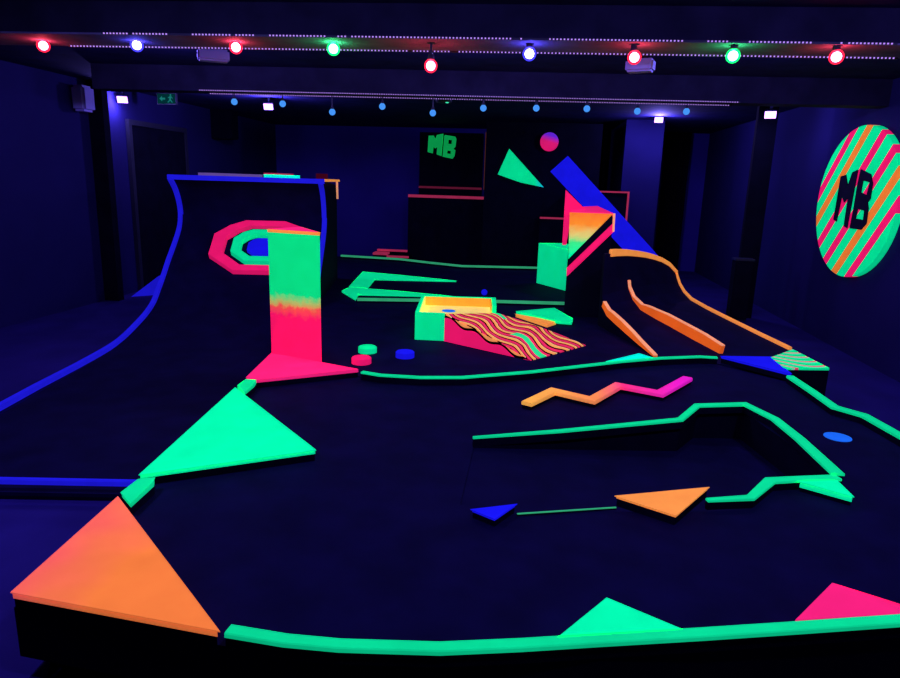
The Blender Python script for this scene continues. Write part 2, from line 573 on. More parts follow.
def band(P, Nn, u0, u1, t0, t1, map3):
    """strip of a profile surface between two widths and two heights above it"""
    bm = bmesh.new()
    rings = []
    for (D, z), (nx, nz) in zip(P, Nn):
        rings.append([bm.verts.new(map3(u, D + nx * t, z + nz * t)) for u, t in ((u0, t0), (u1, t0), (u1, t1), (u0, t1))])
    for a, b in zip(rings, rings[1:]):
        for i in range(4):
            j = (i + 1) % 4
            bm.faces.new([a[i], a[j], b[j], b[i]])
    bm.faces.new(rings[0])
    bm.faces.new(rings[-1][::-1])
    return bm


lb = q3(0.74, 1.5, QF)
lr = thing('wave_ramp', lb, 'black curling wave ramp at the left with blue edges', 'ramp')
LD = q3(0, 0, DECK)[2]
DK = [(-3.31, 2.79), (-1.765, 3.01), (-1.985, 4.87), (-2.03, 5.38), q3(QW, 1.02, 0)[:2], q3(0, 1.02, 0)[:2]]
link('deck', prism(DK, LD - 0.02, LD), M['deck'], lr, lb)
link('deck_base', prism(DK, FLOOR, LD - 0.02), M['black'], lr, lb)
o = link('ramp_surface', band(SP, SN, 0, QW, -0.025, 0.0, q3), M['deck'], lr, lb, smooth=False)
side = [(D - nx * -0.0 - 0.0, z) for (D, z), (nx, nz) in zip(SP, SN)]
shell = [(D + nx * -0.025, z + nz * -0.025) for (D, z), (nx, nz) in zip(SP, SN)]
outline = shell + [(4.55, 1.53), (4.55, QF), (1.0, QF)]
link('ramp_body', solid([outline], lambda D, z: q3(0.0, D, z), lambda D, z: q3(QW, D, z)), M['black'], lr, lb)
lo = [i for i, p in enumerate(SP) if p[1] <= 1.2]
hi = [i for i, p in enumerate(SP) if p[1] >= 1.19]
sub = lambda L, idx: [L[i] for i in idx]
LP = [(-1.0, DECK), (0.0, DECK), (0.5, DECK)] + sub(SP, lo)
LN = [(0, 1)] * 3 + sub(SN, lo)
slide = lambda D: -0.055 * max(0.0, min(1.0, (2.2 - D) / 1.6))
bm = bmesh.new()
rings = []
for (D, z), (nx, nz) in zip(LP, LN):
    rings.append([bm.verts.new(q3(u + slide(D), D + nx * t_, z + nz * t_)) for u, t_ in ((-0.02, -0.005), (0.018, -0.005), (0.018, 0.03), (-0.02, 0.03))])
for a, b in zip(rings, rings[1:]):
    for i in range(4):
        j = (i + 1) % 4
        bm.faces.new([a[i], a[j], b[j], b[i]])
bm.faces.new(rings[0])
bm.faces.new(rings[-1][::-1])
link('rail', bm, M['blue_rail'], lr, lb)
lo2 = [i for i in lo if SP[i][0] > 1.7]
link('rail', band(sub(SP, lo2), sub(SN, lo2), QW - 0.02, QW + 0.025, -0.005, 0.045, q3), M['blue_rail'], lr, lb)
link('rail', band(sub(SP, hi), sub(SN, hi), -0.02, 0.025, -0.005, 0.03, q3), M['blue_rail'], lr, lb)
link('rail', band(sub(SP, hi), sub(SN, hi), QW - 0.025, QW + 0.02, -0.005, 0.03, q3), M['blue_rail'], lr, lb)
o = link('coping', rail([q3(-0.03, 3.12, 1.60), q3(QW + 0.03, 3.12, 1.60)], 0.07, 0.055), M['blue_rail'], lr, lb)
o['label'] = 'blue board along the top edge'
link('front_rail', rail([(-3.33, 2.80, 0.055), (-1.77, 3.02, 0.055)], 0.03, 0.03), M['blue_rail'], lr, lb)
bm = rail([q3(QW + 0.03, 3.15, 1.60), q3(QW + 0.03, 4.50, 1.60)], 0.03, 0.03)
link('side_trim', bm, M['orange'], lr, lb)
bm = solid([[(4.46, 1.60), (4.50, 1.60), (4.55, 1.37), (4.52, 1.37)]], lambda D, z: q3(QW, D, z), lambda D, z: q3(QW + 0.02, D, z))
link('side_trim', bm, M['peach'], lr, lb)


def on_ramp(u, s, t):
    acc = 0.0
    for i in range(len(SP) - 1):
        L = math.hypot(SP[i + 1][0] - SP[i][0], SP[i + 1][1] - SP[i][1])
        if acc + L >= s or i == len(SP) - 2:
            f = (s - acc) / L
            D = SP[i][0] + (SP[i + 1][0] - SP[i][0]) * f
            z = SP[i][1] + (SP[i + 1][1] - SP[i][1]) * f
            n = Vector(SN[i]).lerp(Vector(SN[i + 1]), f).normalized()
            return q3(u, D + n.x * t, z + n.y * t)
        acc += L
    return None


S_C = 4.45 - 2.2


def octagon(a, b, cut=0.42):
    return [(-a, -b * cut), (-a, b * cut), (-a * 0.72, b * 0.80), (-a * cut * 0.95, b), (a * cut * 0.95, b), (a * 0.72, b * 0.80), (a, b * cut), (a, -b * cut),
            (a * cut * 1.1, -b), (-a * cut * 1.1, -b)]


def ring_mesh(a, b, wa, wb, h):
    bm = bmesh.new()
    out, inn = octagon(a, b), octagon(a - wa, b - wb)
    n = len(out)
    rows = []
    for i in range(n):
        for k in range(6):
            f = k / 6
            po = [out[i][j] + (out[(i + 1) % n][j] - out[i][j]) * f for j in (0, 1)]
            pi = [inn[i][j] + (inn[(i + 1) % n][j] - inn[i][j]) * f for j in (0, 1)]
            rows.append([bm.verts.new(on_ramp(0.885 + p[0], S_C + p[1], t)) for p, t in ((po, 0), (po, h), (pi, h), (pi, 0))])
    for a_, b_ in zip(rows, rows[1:] + rows[:1]):
        for i in range(4):
            j = (i + 1) % 4
            bm.faces.new([a_[i], a_[j], b_[j], b_[i]])
    return bm


tb = on_ramp(0.885, S_C, 0.0)
tg = thing('ring_target', tb, 'ringed pink green and blue target on the left wave ramp', 'target')
link('outer_ring', ring_mesh(0.50, 0.365, 0.125, 0.075, 0.06), M['pink'], tg, tb)
link('inner_ring', ring_mesh(0.295, 0.235, 0.085, 0.065, 0.06), M['green'], tg, tb)
bm = bmesh.new()
oc = octagon(0.145, 0.125)
f0 = [bm.verts.new(on_ramp(0.885 + p[0], S_C + p[1], 0.0)) for p in oc]
f1 = [bm.verts.new(on_ramp(0.885 + p[0], S_C + p[1], 0.04)) for p in oc]
bm.faces.new(f0)
bm.faces.new(f1[::-1])
for i in range(len(oc)):
    j = (i + 1) % len(oc)
    bm.faces.new([f0[i], f0[j], f1[j], f1[i]])
link('center_disc', bm, M['blue'], tg, tb)


def on_top(pts, z0, z1, mat, name, label, cat):
    P = [q3(u, D, 0)[:2] for u, D in pts]
    b = center(P, z0)
    return tag(link(name, prism(P, z0, z1, bevel=0.003), mat, None, b), label, cat)


M['violet'] = fluor('violet_board_paint', s2l((110, 84, 170)), 0.8)
on_top([(0.25, 3.17), (0.86, 3.19), (0.84, 3.40), (0.28, 3.36)], 1.525, 1.630, M['violet'], 'loose_board', 'violet board lying on top of the left wave ramp', 'board')
on_top([(0.84, 3.45), (1.10, 3.42), (1.12, 3.62), (0.88, 3.62)], 1.525, 1.652, M['pink_dull'], 'loose_board', 'pink board lying behind the cyan one on the left wave ramp', 'board')
on_top([(0.90, 3.17), (1.26, 3.17), (1.18, 3.40), (0.94, 3.38)], 1.525, 1.632, M['cyan'], 'loose_board', 'cyan board lying on top of the left wave ramp', 'board')

on_top([(1.30, 4.05), (1.42, 4.05), (1.42, 4.17), (1.30, 4.17)], 1.525, 1.668, fluor('dull_red_paint', s2l((84, 8, 40)), 0.6), 'small_box', 'small dull red box on top of the left wave ramp near its right corner', 'box')

# blue wedge board leaning behind the left edge of the ramp
WD = [(-5.440, 8.546, -0.060), (-5.163, 8.805, -0.060)]
bm = bmesh.new()
p = [(WD[0][0], WD[0][1], FLOOR), (WD[1][0], WD[1][1], FLOOR), (WD[1][0], WD[1][1], FLOOR + 0.27)]
a = [bm.verts.new(v) for v in p]
b = [bm.verts.new((v[0] + 0.03, v[1] + 0.16, v[2])) for v in p]
bm.faces.new(a)
bm.faces.new(b[::-1])
for i in range(3):
    j = (i + 1) % 3
    bm.faces.new([a[i], a[j], b[j], b[i]])
tag(link('wedge', bm, M['blue_rail'], None, (WD[0][0], WD[0][1], FLOOR)), 'blue wedge on the floor left of the wave ramp', 'wedge')

# ------------------------------------------------------------------ middle and far deck
MID = [(-1.955, 4.89), (-1.18, 4.60), (-0.73, 4.54), (-0.43, 4.58), (0.05, 4.85), (0.76, 5.34), (1.57, 5.63)] + \
      [(2.098, 5.434), (2.102, 5.555), (2.116, 5.883)] + [(2.36, 6.20), (2.41, 6.30), (1.11, 5.73), (0.74, 6.94), (1.0, 8.2), (1.15, 11.3), (0.12, 11.46), (-1.17, 11.30), (-3.6, 12.2),
      (-3.2, 10.4), (-2.80, 9.5), (-2.52, 8.05), (-2.03, 5.36)]
mb = (-0.7, 8.0, FLOOR)
mid = thing('golf_platform', mb, 'wide black middle platform behind the front one with thin green edges', 'golf platform')
link('deck', prism(MID, DECK - 0.03, DECK), M['deck'], mid, mb)
link('deck_base', prism([(x * 0.995 - 0.002, y * 0.999 + 0.004) for x, y in MID], FLOOR, DECK - 0.03), M['black'], mid, mb)
kerb([(-3.437, 11.960, 0.260), (-2.308, 11.803, 0.260), (-1.714, 11.466, 0.260), (-1.129, 11.190, 0.260), (0.124, 11.410, 0.260)], 0.055, mid, mb, M['green_dim'], h=0.03, label='thin green rail along the far edge')
kerb([(-1.993, 7.595, 0.250), (-1.269, 7.753, 0.250), (-0.365, 7.928, 0.250), (0.467, 8.030, 0.250)], 0.055, mid, mb, M['green_dim'], h=0.03, label='thin green rail across the middle deck')

# green V shaped marker
VA = [(-2.562, 10.099), (-1.937, 9.921), (-1.050, 9.612), (-2.212, 9.414), (-2.113, 8.568), (-2.371, 8.621)]
VB = [(-2.355, 8.563), (-1.645, 8.437), (-0.945, 8.245), (-2.104, 8.066), (-2.037, 7.691), (-2.362, 8.231)]
vb = center(VA + VB, DECK)
t = thing('angle_marker', vb, 'green bent arrow shape lying on the middle deck', 'obstacle block')
link('arm', prism(VA, DECK, 0.22, bevel=0.003), M['green'], t, vb)
link('arm', prism(VB, DECK, 0.218, bevel=0.003), M['green'], t, vb)

# pucks
for px, nm, col, lab in (((-1.309, 5.319, 0.200), 'stepping_disc', M['green'], 'small round green disc beside the tall pillar'),
                         ((-1.272, 4.972, 0.200), 'stepping_disc', M['pink'], 'small round pink disc at the tip of the pink triangle'),
                         ((-0.974, 5.233, 0.200), 'stepping_disc', M['blue'], 'small round blue disc in front of the open green crate')):
    tag(link(nm, disc(None, px, 0.077, DECK, DECK + 0.05, 32, 0.008), col, None, (px[0], px[1], DECK)), lab, 'disc')

c = (-0.564, 8.540, 0.200)
bm = bmesh.new()
bmesh.ops.create_icosphere(bm, subdivisions=3, radius=0.04, matrix=Matrix.Translation((c[0], c[1], DECK + 0.04)))
tag(link('golf_ball', bm, M['blue'], None, (c[0], c[1], DECK), smooth=True), 'little blue ball behind the open green crate', 'ball')

# tall gradient pillar
PZ = 0.656


def pillar_paint(b):
    def f(nt):
        v, x, y, z = coords(nt, b)
        nz = N(nt, 'TexNoise')
        nz.inputs['Scale'].default_value = 22.0
        nz.inputs['Detail'].default_value = 6.0
        nt.links.new(v, nz.inputs['Vector'])
        q = mth(nt, 'ADD', mth(nt, 'SUBTRACT', z, PZ), mth(nt, 'MULTIPLY', mth(nt, 'SUBTRACT', nz.outputs[0], 0.5), 0.10))
        q = mth(nt, 'ADD', mth(nt, 'MULTIPLY', q, 2.5), 0.5)
        return ramp(nt, q, [(0.28, s2l((248, 24, 116))), (0.44, s2l((246, 84, 88))), (0.54, s2l((190, 190, 110))), (0.72, s2l((10, 240, 150)))])
    return fluor('pillar_gradient_paint', f)


PF = [(-1.968, 4.881, 0.260), (-1.525, 4.752, 0.260)]
pa, pbk = PF[0][:2], PF[1][:2]
PL = [pa, pbk, (pa[0] + 0.13, pa[1] + 0.36)]
pbase = center(PL, DECK)
t = thing('obstacle_pillar', pbase, 'tall three-sided pillar fading from green to pink', 'pillar')
link('painted_shaft', prism(PL, DECK, 1.20), pillar_paint(pbase), t, pbase)
o = link('top_cap', prism([(x + (x - pbase[0]) * 0.01, y + (y - pbase[1]) * 0.01) for x, y in PL], 1.20, 1.222, bevel=0.004), M['orange'], t, pbase)
o['label'] = 'orange edged cap'
link('cap_panel', prism([(pbase[0] + (x - pbase[0]) * 0.93, pbase[1] + (y - pbase[1]) * 0.93) for x, y in PL], 1.222, 1.225), M['pink_hot'], t, pbase)

# ------------------------------------------------------------------ open crate and zebra ramp
CA, CB_ = (-1.005, 5.87), (-0.735, 5.88)
CC, CD, CE = (-0.30, 6.40), (-0.33, 6.80), (-1.085, 6.72)
OUT = [CA, CB_, CC, CD, CE]
cb = center(OUT, DECK)
t = thing('crate', cb, 'open green crate with orange inside on the middle deck', 'crate')
FZ, RZ = 0.37, 0.468
link('body', prism(OUT, DECK, FZ), M['green'], t, cb)


def wallq(a, b, th, za, zb, inward):
    n = Vector((b[0] - a[0], b[1] - a[1])).normalized()
    w = Vector((-n.y, n.x)) * th * inward
    pts = [(a[0], a[1]), (b[0], b[1]), (b[0] + w.x, b[1] + w.y), (a[0] + w.x, a[1] + w.y)]
    zt = [za, zb, zb, za]
    bm = bmesh.new()
    lo_ = [bm.verts.new((*p, FZ)) for p in pts]
    hi_ = [bm.verts.new((*p, z)) for p, z in zip(pts, zt)]
    bm.faces.new(lo_[::-1])
    bm.faces.new(hi_)
    for i in range(4):
        j = (i + 1) % 4
        bm.faces.new([lo_[i], lo_[j], hi_[j], hi_[i]])
    return bm


link('front_panel', wallq(CA, CB_, 0.03, 0.453, 0.453, 1), M['green'], t, cb)
link('side_panel', wallq(CE, CA, 0.03, RZ, 0.453, 1), M['green'], t, cb)
link('back_panel', wallq(CD, CE, 0.03, RZ, RZ, 1), M['green'], t, cb)
link('side_panel', wallq(CC, CD, 0.04, 0.455, RZ, 1), M['green'], t, cb)
link('tray_floor', prism([(-0.97, 5.91), (-0.745, 5.915), (-0.35, 6.40), (-0.375, 6.76), (-1.045, 6.68)], FZ, FZ + 0.004), M['cream'], t, cb)
o = link('lining', wallq((-0.372, 6.762), (-1.048, 6.69), 0.012, RZ - 0.006, RZ - 0.006, 1), M['lining'], t, cb)
o['label'] = 'orange inner face of the back'
link('lining', wallq((-0.342, 6.41), (-0.371, 6.755), 0.012, 0.45, RZ - 0.006, 1), M['lining'], t, cb)
link('lining', wallq((-1.050, 6.68), (-0.975, 5.905), 0.010, RZ - 0.006, 0.447, 1), M['cream'], t, cb)
c = (-0.766, 6.420, 0.374)
o = link('hole_mark', disc(None, c, 0.066, FZ + 0.004, FZ + 0.010), M['sky'], t, cb)
o['label'] = 'round blue spot on the tray floor'

BL, BR = (0.05, 5.35), (0.54, 6.00)
TL, TR = (-0.735, 5.87), (-0.29, 6.40)
rb = center([BL, BR, TL, TR], DECK)
dn = Vector((BL[0] - TL[0], BL[1] - TL[1])).normalized()
ac = Vector((TR[0] - TL[0], TR[1] - TL[1])).normalized()


def zebra(b):
    def f(nt):
        v, x, y, z = coords(nt, b)
        dx = mth(nt, 'SUBTRACT', x, TL[0])
        dy = mth(nt, 'SUBTRACT', y, TL[1])
        p = mth(nt, 'ADD', mth(nt, 'MULTIPLY', dx, dn.x), mth(nt, 'MULTIPLY', dy, dn.y))
        q = mth(nt, 'ADD', mth(nt, 'MULTIPLY', dx, ac.x), mth(nt, 'MULTIPLY', dy, ac.y))
        w = mth(nt, 'MULTIPLY', mth(nt, 'SINE', mth(nt, 'ADD', mth(nt, 'MULTIPLY', p, 14.0), mth(nt, 'MULTIPLY', q, 5.0))), 0.054)
        nz = N(nt, 'TexNoise')
        nz.inputs['Scale'].default_value = 3.0
        nt.links.new(v, nz.inputs['Vector'])
        k = mth(nt, 'ADD', mth(nt, 'ADD', q, w), mth(nt, 'MULTIPLY', nz.outputs[0], 0.12))
        k = mth(nt, 'MULTIPLY', mth(nt, 'ADD', k, mth(nt, 'MULTIPLY', p, 0.05)), 8.2)
        fr = mth(nt, 'FRACT', k)
        base = ramp(nt, fr, [(0.0, s2l((240, 40, 105))), (0.33, BLACK), (0.52, s2l((255, 160, 95))), (0.82, s2l((255, 205, 160))), (0.88, BLACK)], 'CONSTANT')
        fl = mth(nt, 'FLOOR', k)
        isg = mth(nt, 'COMPARE', fl, 3.0, 0.1)
        inr = mth(nt, 'GREATER_THAN', p, 0.55)
        isg2 = mth(nt, 'COMPARE', fl, 5.0, 0.1)
        inr2 = mth(nt, 'LESS_THAN', p, 0.26)
        g = mth(nt, 'ADD', mth(nt, 'MULTIPLY', isg, inr), mth(nt, 'MULTIPLY', isg2, inr2))
        g = mth(nt, 'MULTIPLY', g, mth(nt, 'GREATER_THAN', fr, 0.30))
        mx = N(nt, 'MixRGB')
        nt.links.new(g, mx.inputs[0])
        nt.links.new(base, mx.inputs[1])
        mx.inputs[2].default_value = (*s2l((40, 225, 150)), 1)
        return mx.outputs[0]
    return fluor('wavy_zebra_paint', f)


t = thing('zebra_ramp', rb, 'low ramp with wavy pink orange and black stripes leading up to the crate', 'ramp')
bm = bmesh.new()
z_of = lambda f, h=0.452: h - (h - DECK - 0.008) * f + 0.014 * math.sin(math.pi * f)
RH = 0.385
rows = []
for i in range(9):
    f = i / 8
    l = Vector(TL).lerp(Vector(BL), f)
    r = Vector(TR).lerp(Vector(BR), f)
    rows.append([bm.verts.new((*l, z_of(f))), bm.verts.new((*r, z_of(f, RH))), bm.verts.new((*l, z_of(f) - 0.008)), bm.verts.new((*r, z_of(f, RH) - 0.008))])
for a, b in zip(rows, rows[1:]):
    bm.faces.new([a[0], a[1], b[1], b[0]])
    bm.faces.new([a[2], b[2], b[3], a[3]])
    bm.faces.new([a[0], b[0], b[2], a[2]])
    bm.faces.new([a[1], a[3], b[3], b[1]])
bm.faces.new([rows[0][k] for k in (0, 2, 3, 1)])
bm.faces.new([rows[-1][k] for k in (0, 1, 3, 2)])
link('striped_board', bm, zebra(rb), t, rb)
bm = bmesh.new()
rows = []
for i in range(9):
    f = i / 8 * 0.985
    l = Vector(TL).lerp(Vector(BL), f)
    r = Vector(TR).lerp(Vector(BR), f)
    zz = max(DECK + 0.002, z_of(f) - 0.0085)
    rows.append([bm.verts.new((*l, zz)), bm.verts.new((*r, max(DECK + 0.002, z_of(f, RH) - 0.0085))), bm.verts.new((*l, DECK)), bm.verts.new((*r, DECK))])
for a, b in zip(rows, rows[1:]):
    bm.faces.new([a[0], a[1], b[1], b[0]])
    bm.faces.new([a[2], b[2], b[3], a[3]])
    bm.faces.new([a[0], b[0], b[2], a[2]])
    bm.faces.new([a[1], a[3], b[3], b[1]])
bm.faces.new([rows[0][k] for k in (0, 2, 3, 1)])
bm.faces.new([rows[-1][k] for k in (0, 1, 3, 2)])


def side_paint(b):
    def f(nt):
        v, x, y, z = coords(nt, b)
        dx = mth(nt, 'SUBTRACT', x, TL[0])
        dy = mth(nt, 'SUBTRACT', y, TL[1])
        p = mth(nt, 'ADD', mth(nt, 'MULTIPLY', dx, dn.x), mth(nt, 'MULTIPLY', dy, dn.y))
        h = mth(nt, 'ADD', mth(nt, 'MULTIPLY', p, 0.252), z)
        h = mth(nt, 'ADD', h, mth(nt, 'MULTIPLY', mth(nt, 'SINE', mth(nt, 'MULTIPLY', p, 22.0)), -0.018))
        return ramp(nt, mth(nt, 'SUBTRACT', h, -0.12 + 0.0), [(0.0, PINK), (0.535, BLACK), (0.555, s2l((250, 150, 95)))], 'CONSTANT')
    return fluor('ramp_side_paint', f)


link('wedge_body', bm, side_paint(rb), t, rb)

# green and orange slab behind the ramp
GS = [(-0.121, 7.271), (0.301, 7.596), (0.478, 7.006), (0.457, 6.830), (0.320, 6.846)]
gb = center(GS, DECK)
t = thing('slab_block', gb, 'flat green slab with an orange front facet right of the crate', 'obstacle block')
link('top_slab', prism(GS, DECK + 0.02, 0.25, bevel=0.003), M['green'], t, gb)
link('front_facet', prism([(-0.124, 7.190), (0.303, 6.905), (0.207, 6.724)], DECK, 0.235, bevel=0.003), M['orange'], t, gb)

# ------------------------------------------------------------------ right ramp (quarter pipe with a wavy top)
RB = (-0.287, 0.958)
L0, R0 = (1.11, 5.73), (2.41, 6.30)
PRL = [(0, .20), (.31, .235), (.6, .275), (.8, .305), (1.05, .345), (1.20, .42), (1.25, .52), (1.26, .75), (1.26, .945)]
PRR = [(0, .20), (.5, .235), (1.08, .28), (1.45, .31), (1.80, .35), (1.98, .41), (2.10, .48), (2.17, .55), (2.21, .60)]
TOPZ = [0.945, 0.94, 0.925, 0.90, 0.87, 0.83, 0.78, 0.71, 0.60]


def rr3(u, k, f):
    """u 0..1 across, k + f along the profile"""
    def at(P):
        k2 = min(k, len(P) - 2)
        ff = f + (k - k2)
        return tuple(P[k2][j] + (P[k2 + 1][j] - P[k2][j]) * ff for j in (0, 1))
    a, b = at(PRL), at(PRR)
    D = a[0] + (b[0] - a[0]) * u
    z = a[1] + (b[1] - a[1]) * u
    # wavy top: lift towards the top row
    if k + f > 4:
        w = ((k + f) - 4) / 4
        uu = u * 8
        i = min(7, int(uu))
        tz = TOPZ[i] + (TOPZ[i + 1] - TOPZ[i]) * (uu - i)
        z += w * (tz - (0.945 + (0.60 - 0.945) * u))
    x = L0[0] + (R0[0] - L0[0]) * u + RB[0] * D
    y = L0[1] + (R0[1] - L0[1]) * u + RB[1] * D
    return Vector((x, y, z))


rbb = (1.6, 6.9, FLOOR)
rt = thing('quarter_pipe', rbb, 'dark quarter pipe ramp at the right with orange edges and fins', 'ramp')
NU = 16
bm = bmesh.new()
grid = []
ks = [(k, f) for k in range(8) for f in (0, 0.34, 0.67)] + [(7, 1.0)]
for k, f in ks:
    grid.append([bm.verts.new(rr3(i / NU, k, f)) for i in range(NU + 1)])
for a, b in zip(grid, grid[1:]):
    for i in range(NU):
        bm.faces.new([a[i], a[i + 1], b[i + 1], b[i]])
link('ramp_surface', bm, M['deck'], rt, rbb)
bm = bmesh.new()
off = Vector((RB[0], RB[1], 0)) * 0.05


def skirt_strip(top, bot):
    for i in range(len(top) - 1):
        bm.faces.new([bm.verts.new(v) for v in (top[i], top[i + 1], bot[i + 1], bot[i])])


Lp = [rr3(0, k, f) for k, f in ks]
Rp = [rr3(1, k, f) for k, f in ks]
Tp = [rr3(i / NU, 7, 1.0) for i in range(NU + 1)]
gr = lambda v: Vector((v.x, v.y, FLOOR))
skirt_strip(Lp + [Lp[-1] + off], [gr(v) for v in Lp] + [gr(Lp[-1] + off)])
skirt_strip(Rp + [Rp[-1] + off], [gr(v) for v in Rp] + [gr(Rp[-1] + off)])
skirt_strip([v + off for v in Tp], [gr(v + off) for v in Tp])
skirt_strip(Tp, [v + off for v in Tp])
bp = [rr3(i / NU, 0, 0) for i in range(NU + 1)]
skirt_strip(bp, [gr(v) for v in bp])
link('ramp_body', bm, M['black'], rt, rbb)
o = link('coping', rail([v + Vector((0, 0, 0.045)) for v in Tp[1:]], 0.035, 0.065, hs=[0.075 - 0.035 * i / NU for i in range(NU)]), M['orange'], rt, rbb)
o['label'] = 'orange board along the wavy top edge'
Rr = [rr3(1, k, f) + Vector((0.0, 0, 0.03)) for k, f in ks]
o = link('rail', rail([v for v in Rr[::-1]], 0.032, 0.045), M['orange'], rt, rbb)
o['label'] = 'orange rail down the right edge'


def fin(u0, u1, k_end, th, prof):
    """board standing on edge on the ramp; prof gives its height from the foot to the upper tip"""
    kk = [(k, f) for k, f in ks if k + f <= k_end]
    n = len(kk)
    L = []
    for i, (k, f) in enumerate(kk):
        L.append(rr3(u0 + (u1 - u0) * i / (n - 1), k, f))
    d = Vector((RB[1], -RB[0], 0)) * th * 0.5
    bm, edge = bmesh.new(), bmesh.new()
    rows, rows2 = [], []
    up = Vector((0, 0, 0.009))
    for i, p in enumerate(L):
        t_ = (p - L[0]).to_2d().length / (L[-1] - L[0]).to_2d().length
        a = t_ * (len(prof) - 1)
        q = min(len(prof) - 2, int(a))
        h = prof[q] + (prof[q + 1] - prof[q]) * (a - q)
        nrm = Vector((-RB[0], -RB[1], 0)) * (0.55 if i > n * 0.75 else 0.25) + Vector((0, 0, 1))
        tp = p + nrm.normalized() * h
        rows.append([bm.verts.new(v) for v in (p - d, p + d, tp + d, tp - d)])
        rows2.append([edge.verts.new(v) for v in (tp - d, tp + d, tp + d + up, tp - d + up)])
    for R_, b_ in ((rows, bm), (rows2, edge)):
        for a, b in zip(R_, R_[1:]):
            for i in range(4):
                j = (i + 1) % 4
                b_.faces.new([a[i], a[j], b[j], b[i]])
        b_.faces.new(R_[0][::-1])
        b_.faces.new(R_[-1])
    return bm, edge


for u0, u1, ke, pr in ((0.0, 0.0, 5.0, (0.012, 0.035, 0.06, 0.075, 0.075, 0.055)), (0.47, 0.30, 6.5, (0.075, 0.10, 0.10, 0.10, 0.08, 0.02))):
    f1, f2 = fin(u0, u1, ke, 0.034, pr)
    fo = link('fin', f1, M['fin'], rt, rbb)
    link('lit_top_edge', f2, M['peach'], fo, rbb)  # fin colour lightened along the top to show light from above

# ------------------------------------------------------------------ obstacle tower beside the ramp
TY = 7.4
TP = [(0.402, TY), (0.849, TY), (0.707, 7.72), (0.432, 7.72)]
twb = center(TP, DECK)
t = thing('obstacle_tower', twb, 'black tower with an orange and green triangle and pink diagonal stripe', 'tower')
TZ = 1.336
link('shaft', prism(TP, DECK, TZ - 0.02), M['black'], t, twb)
bm = bmesh.new()
zc = [TZ, TZ, 1.398, 1.378]
lo_ = [bm.verts.new((*p, TZ - 0.02)) for p in TP]
hi_ = [bm.verts.new((*p, z)) for p, z in zip(TP, zc)]
bm.faces.new(lo_[::-1])
bm.faces.new(hi_)
for i in range(4):
    j = (i + 1) % 4
    bm.faces.new([lo_[i], lo_[j], hi_[j], hi_[i]])
o = link('top_cap', bm, M['pink_hot'], t, twb)
o['label'] = 'pink sloping top'


def tower_paint(b):
    def f(nt):
        v, x, y, z = coords(nt, b)
        nz = N(nt, 'TexNoise')
        nz.inputs['Scale'].default_value = 12.0
        nt.links.new(v, nz.inputs['Vector'])
        q = mth(nt, 'ADD', z, mth(nt, 'MULTIPLY', mth(nt, 'SUBTRACT', nz.outputs[0], 0.5), 0.10))
        q = mth(nt, 'DIVIDE', mth(nt, 'SUBTRACT', q, 0.822), 0.497)
        return ramp(nt, q, [(0.12, s2l((0, 250, 178))), (0.38, s2l((60, 235, 150))), (0.55, s2l((225, 205, 130))), (0.78, s2l((255, 140, 50))), (1.0, s2l((250, 120, 50)))])
    return fluor('tower_gradient_paint', f)


fy = TY - 0.002
front = lambda L, th: solid([L], lambda x, z: (x, fy, z), lambda x, z: (x, fy - th, z))
link('gradient_panel', front([(0.391, 1.330), (0.843, 1.329), (0.409, 0.832)], 0.008), tower_paint(twb), t, twb)
o = link('stripe_panel', front([(0.856, 1.235), (0.869, 1.146), (0.406, 0.641), (0.400, 0.734)], 0.008), M['pink'], t, twb)
o['label'] = 'pink diagonal stripe'
link('corner_strip', front([(0.844, 1.334), (0.869, 1.335), (0.874, 1.146), (0.854, 1.140)], 0.010), M['peach'], t, twb)
bm = solid([[(0.340, 1.562), (0.569, 1.357), (0.426, 1.330), (0.385, 0.970), (0.342, 0.968)]], lambda x, z: (x, 7.55, z), lambda x, z: (x, 7.58, z))
o = link('back_fin', bm, M['pink'], t, twb)
o['label'] = 'pink pointed board behind the left edge'

# green slanted box left of the tower
A_, B_ = (0.11, 9.91), (0.50, 9.27)
B2 = (0.62, 9.08)
GBX = [A_, B2, (0.98, 9.35), (0.47, 10.15)]
gbb = center(GBX, DECK)
tag(link('side_box', prism(GBX, DECK, 0.775, bevel=0.01), M['green'], None, gbb), 'green box standing behind the left side of the tower', 'box')

# ------------------------------------------------------------------ far end of the hall
# black block with pink outline and the long blue board
BX0, BX1, BY = 0.12, 1.55, 11.5
kb = (0.8, BY + 0.2, FLOOR)
t = thing('stage_block', kb, 'black stepped block with thin pink outline behind the blue board', 'block')
zb1, zb2 = 1.545, 1.09
link('low_step', B(BX0, 0.62, BY, BY + 0.28, FLOOR, zb2), M['black'], t, kb)
link('high_step', B(0.62, BX1, BY, BY + 0.28, FLOOR, zb2 + 0.46), M['black'], t, kb)
link('trim', B(BX0, 0.62, BY - 0.015, BY, zb2 - 0.03, zb2), M['pink_dull'], t, kb)
link('trim', B(0.62, BX1, BY - 0.015, BY, zb1 - 0.025, zb1), M['pink_dull'], t, kb)
link('trim', B(BX1 - 0.03, BX1, BY - 0.015, BY, 0.3, zb1 - 0.025), M['pink_dull'], t, kb)

BAR = [(0.245, 1.831), (0.512, 2.084), (1.973, 0.650), (2.421, 0.189), (2.416, 0.080), (2.085, 0.064), (1.470, 0.655)]
bm = solid([BAR], lambda x, z: (x, BY - 0.0155, z), lambda x, z: (x, BY - 0.066, z))
tag(link('leaning_board', bm, M['blue'], None, (BAR[-1][0], BY, BAR[-1][1])), 'long bright blue board slanting down behind the tower', 'board')

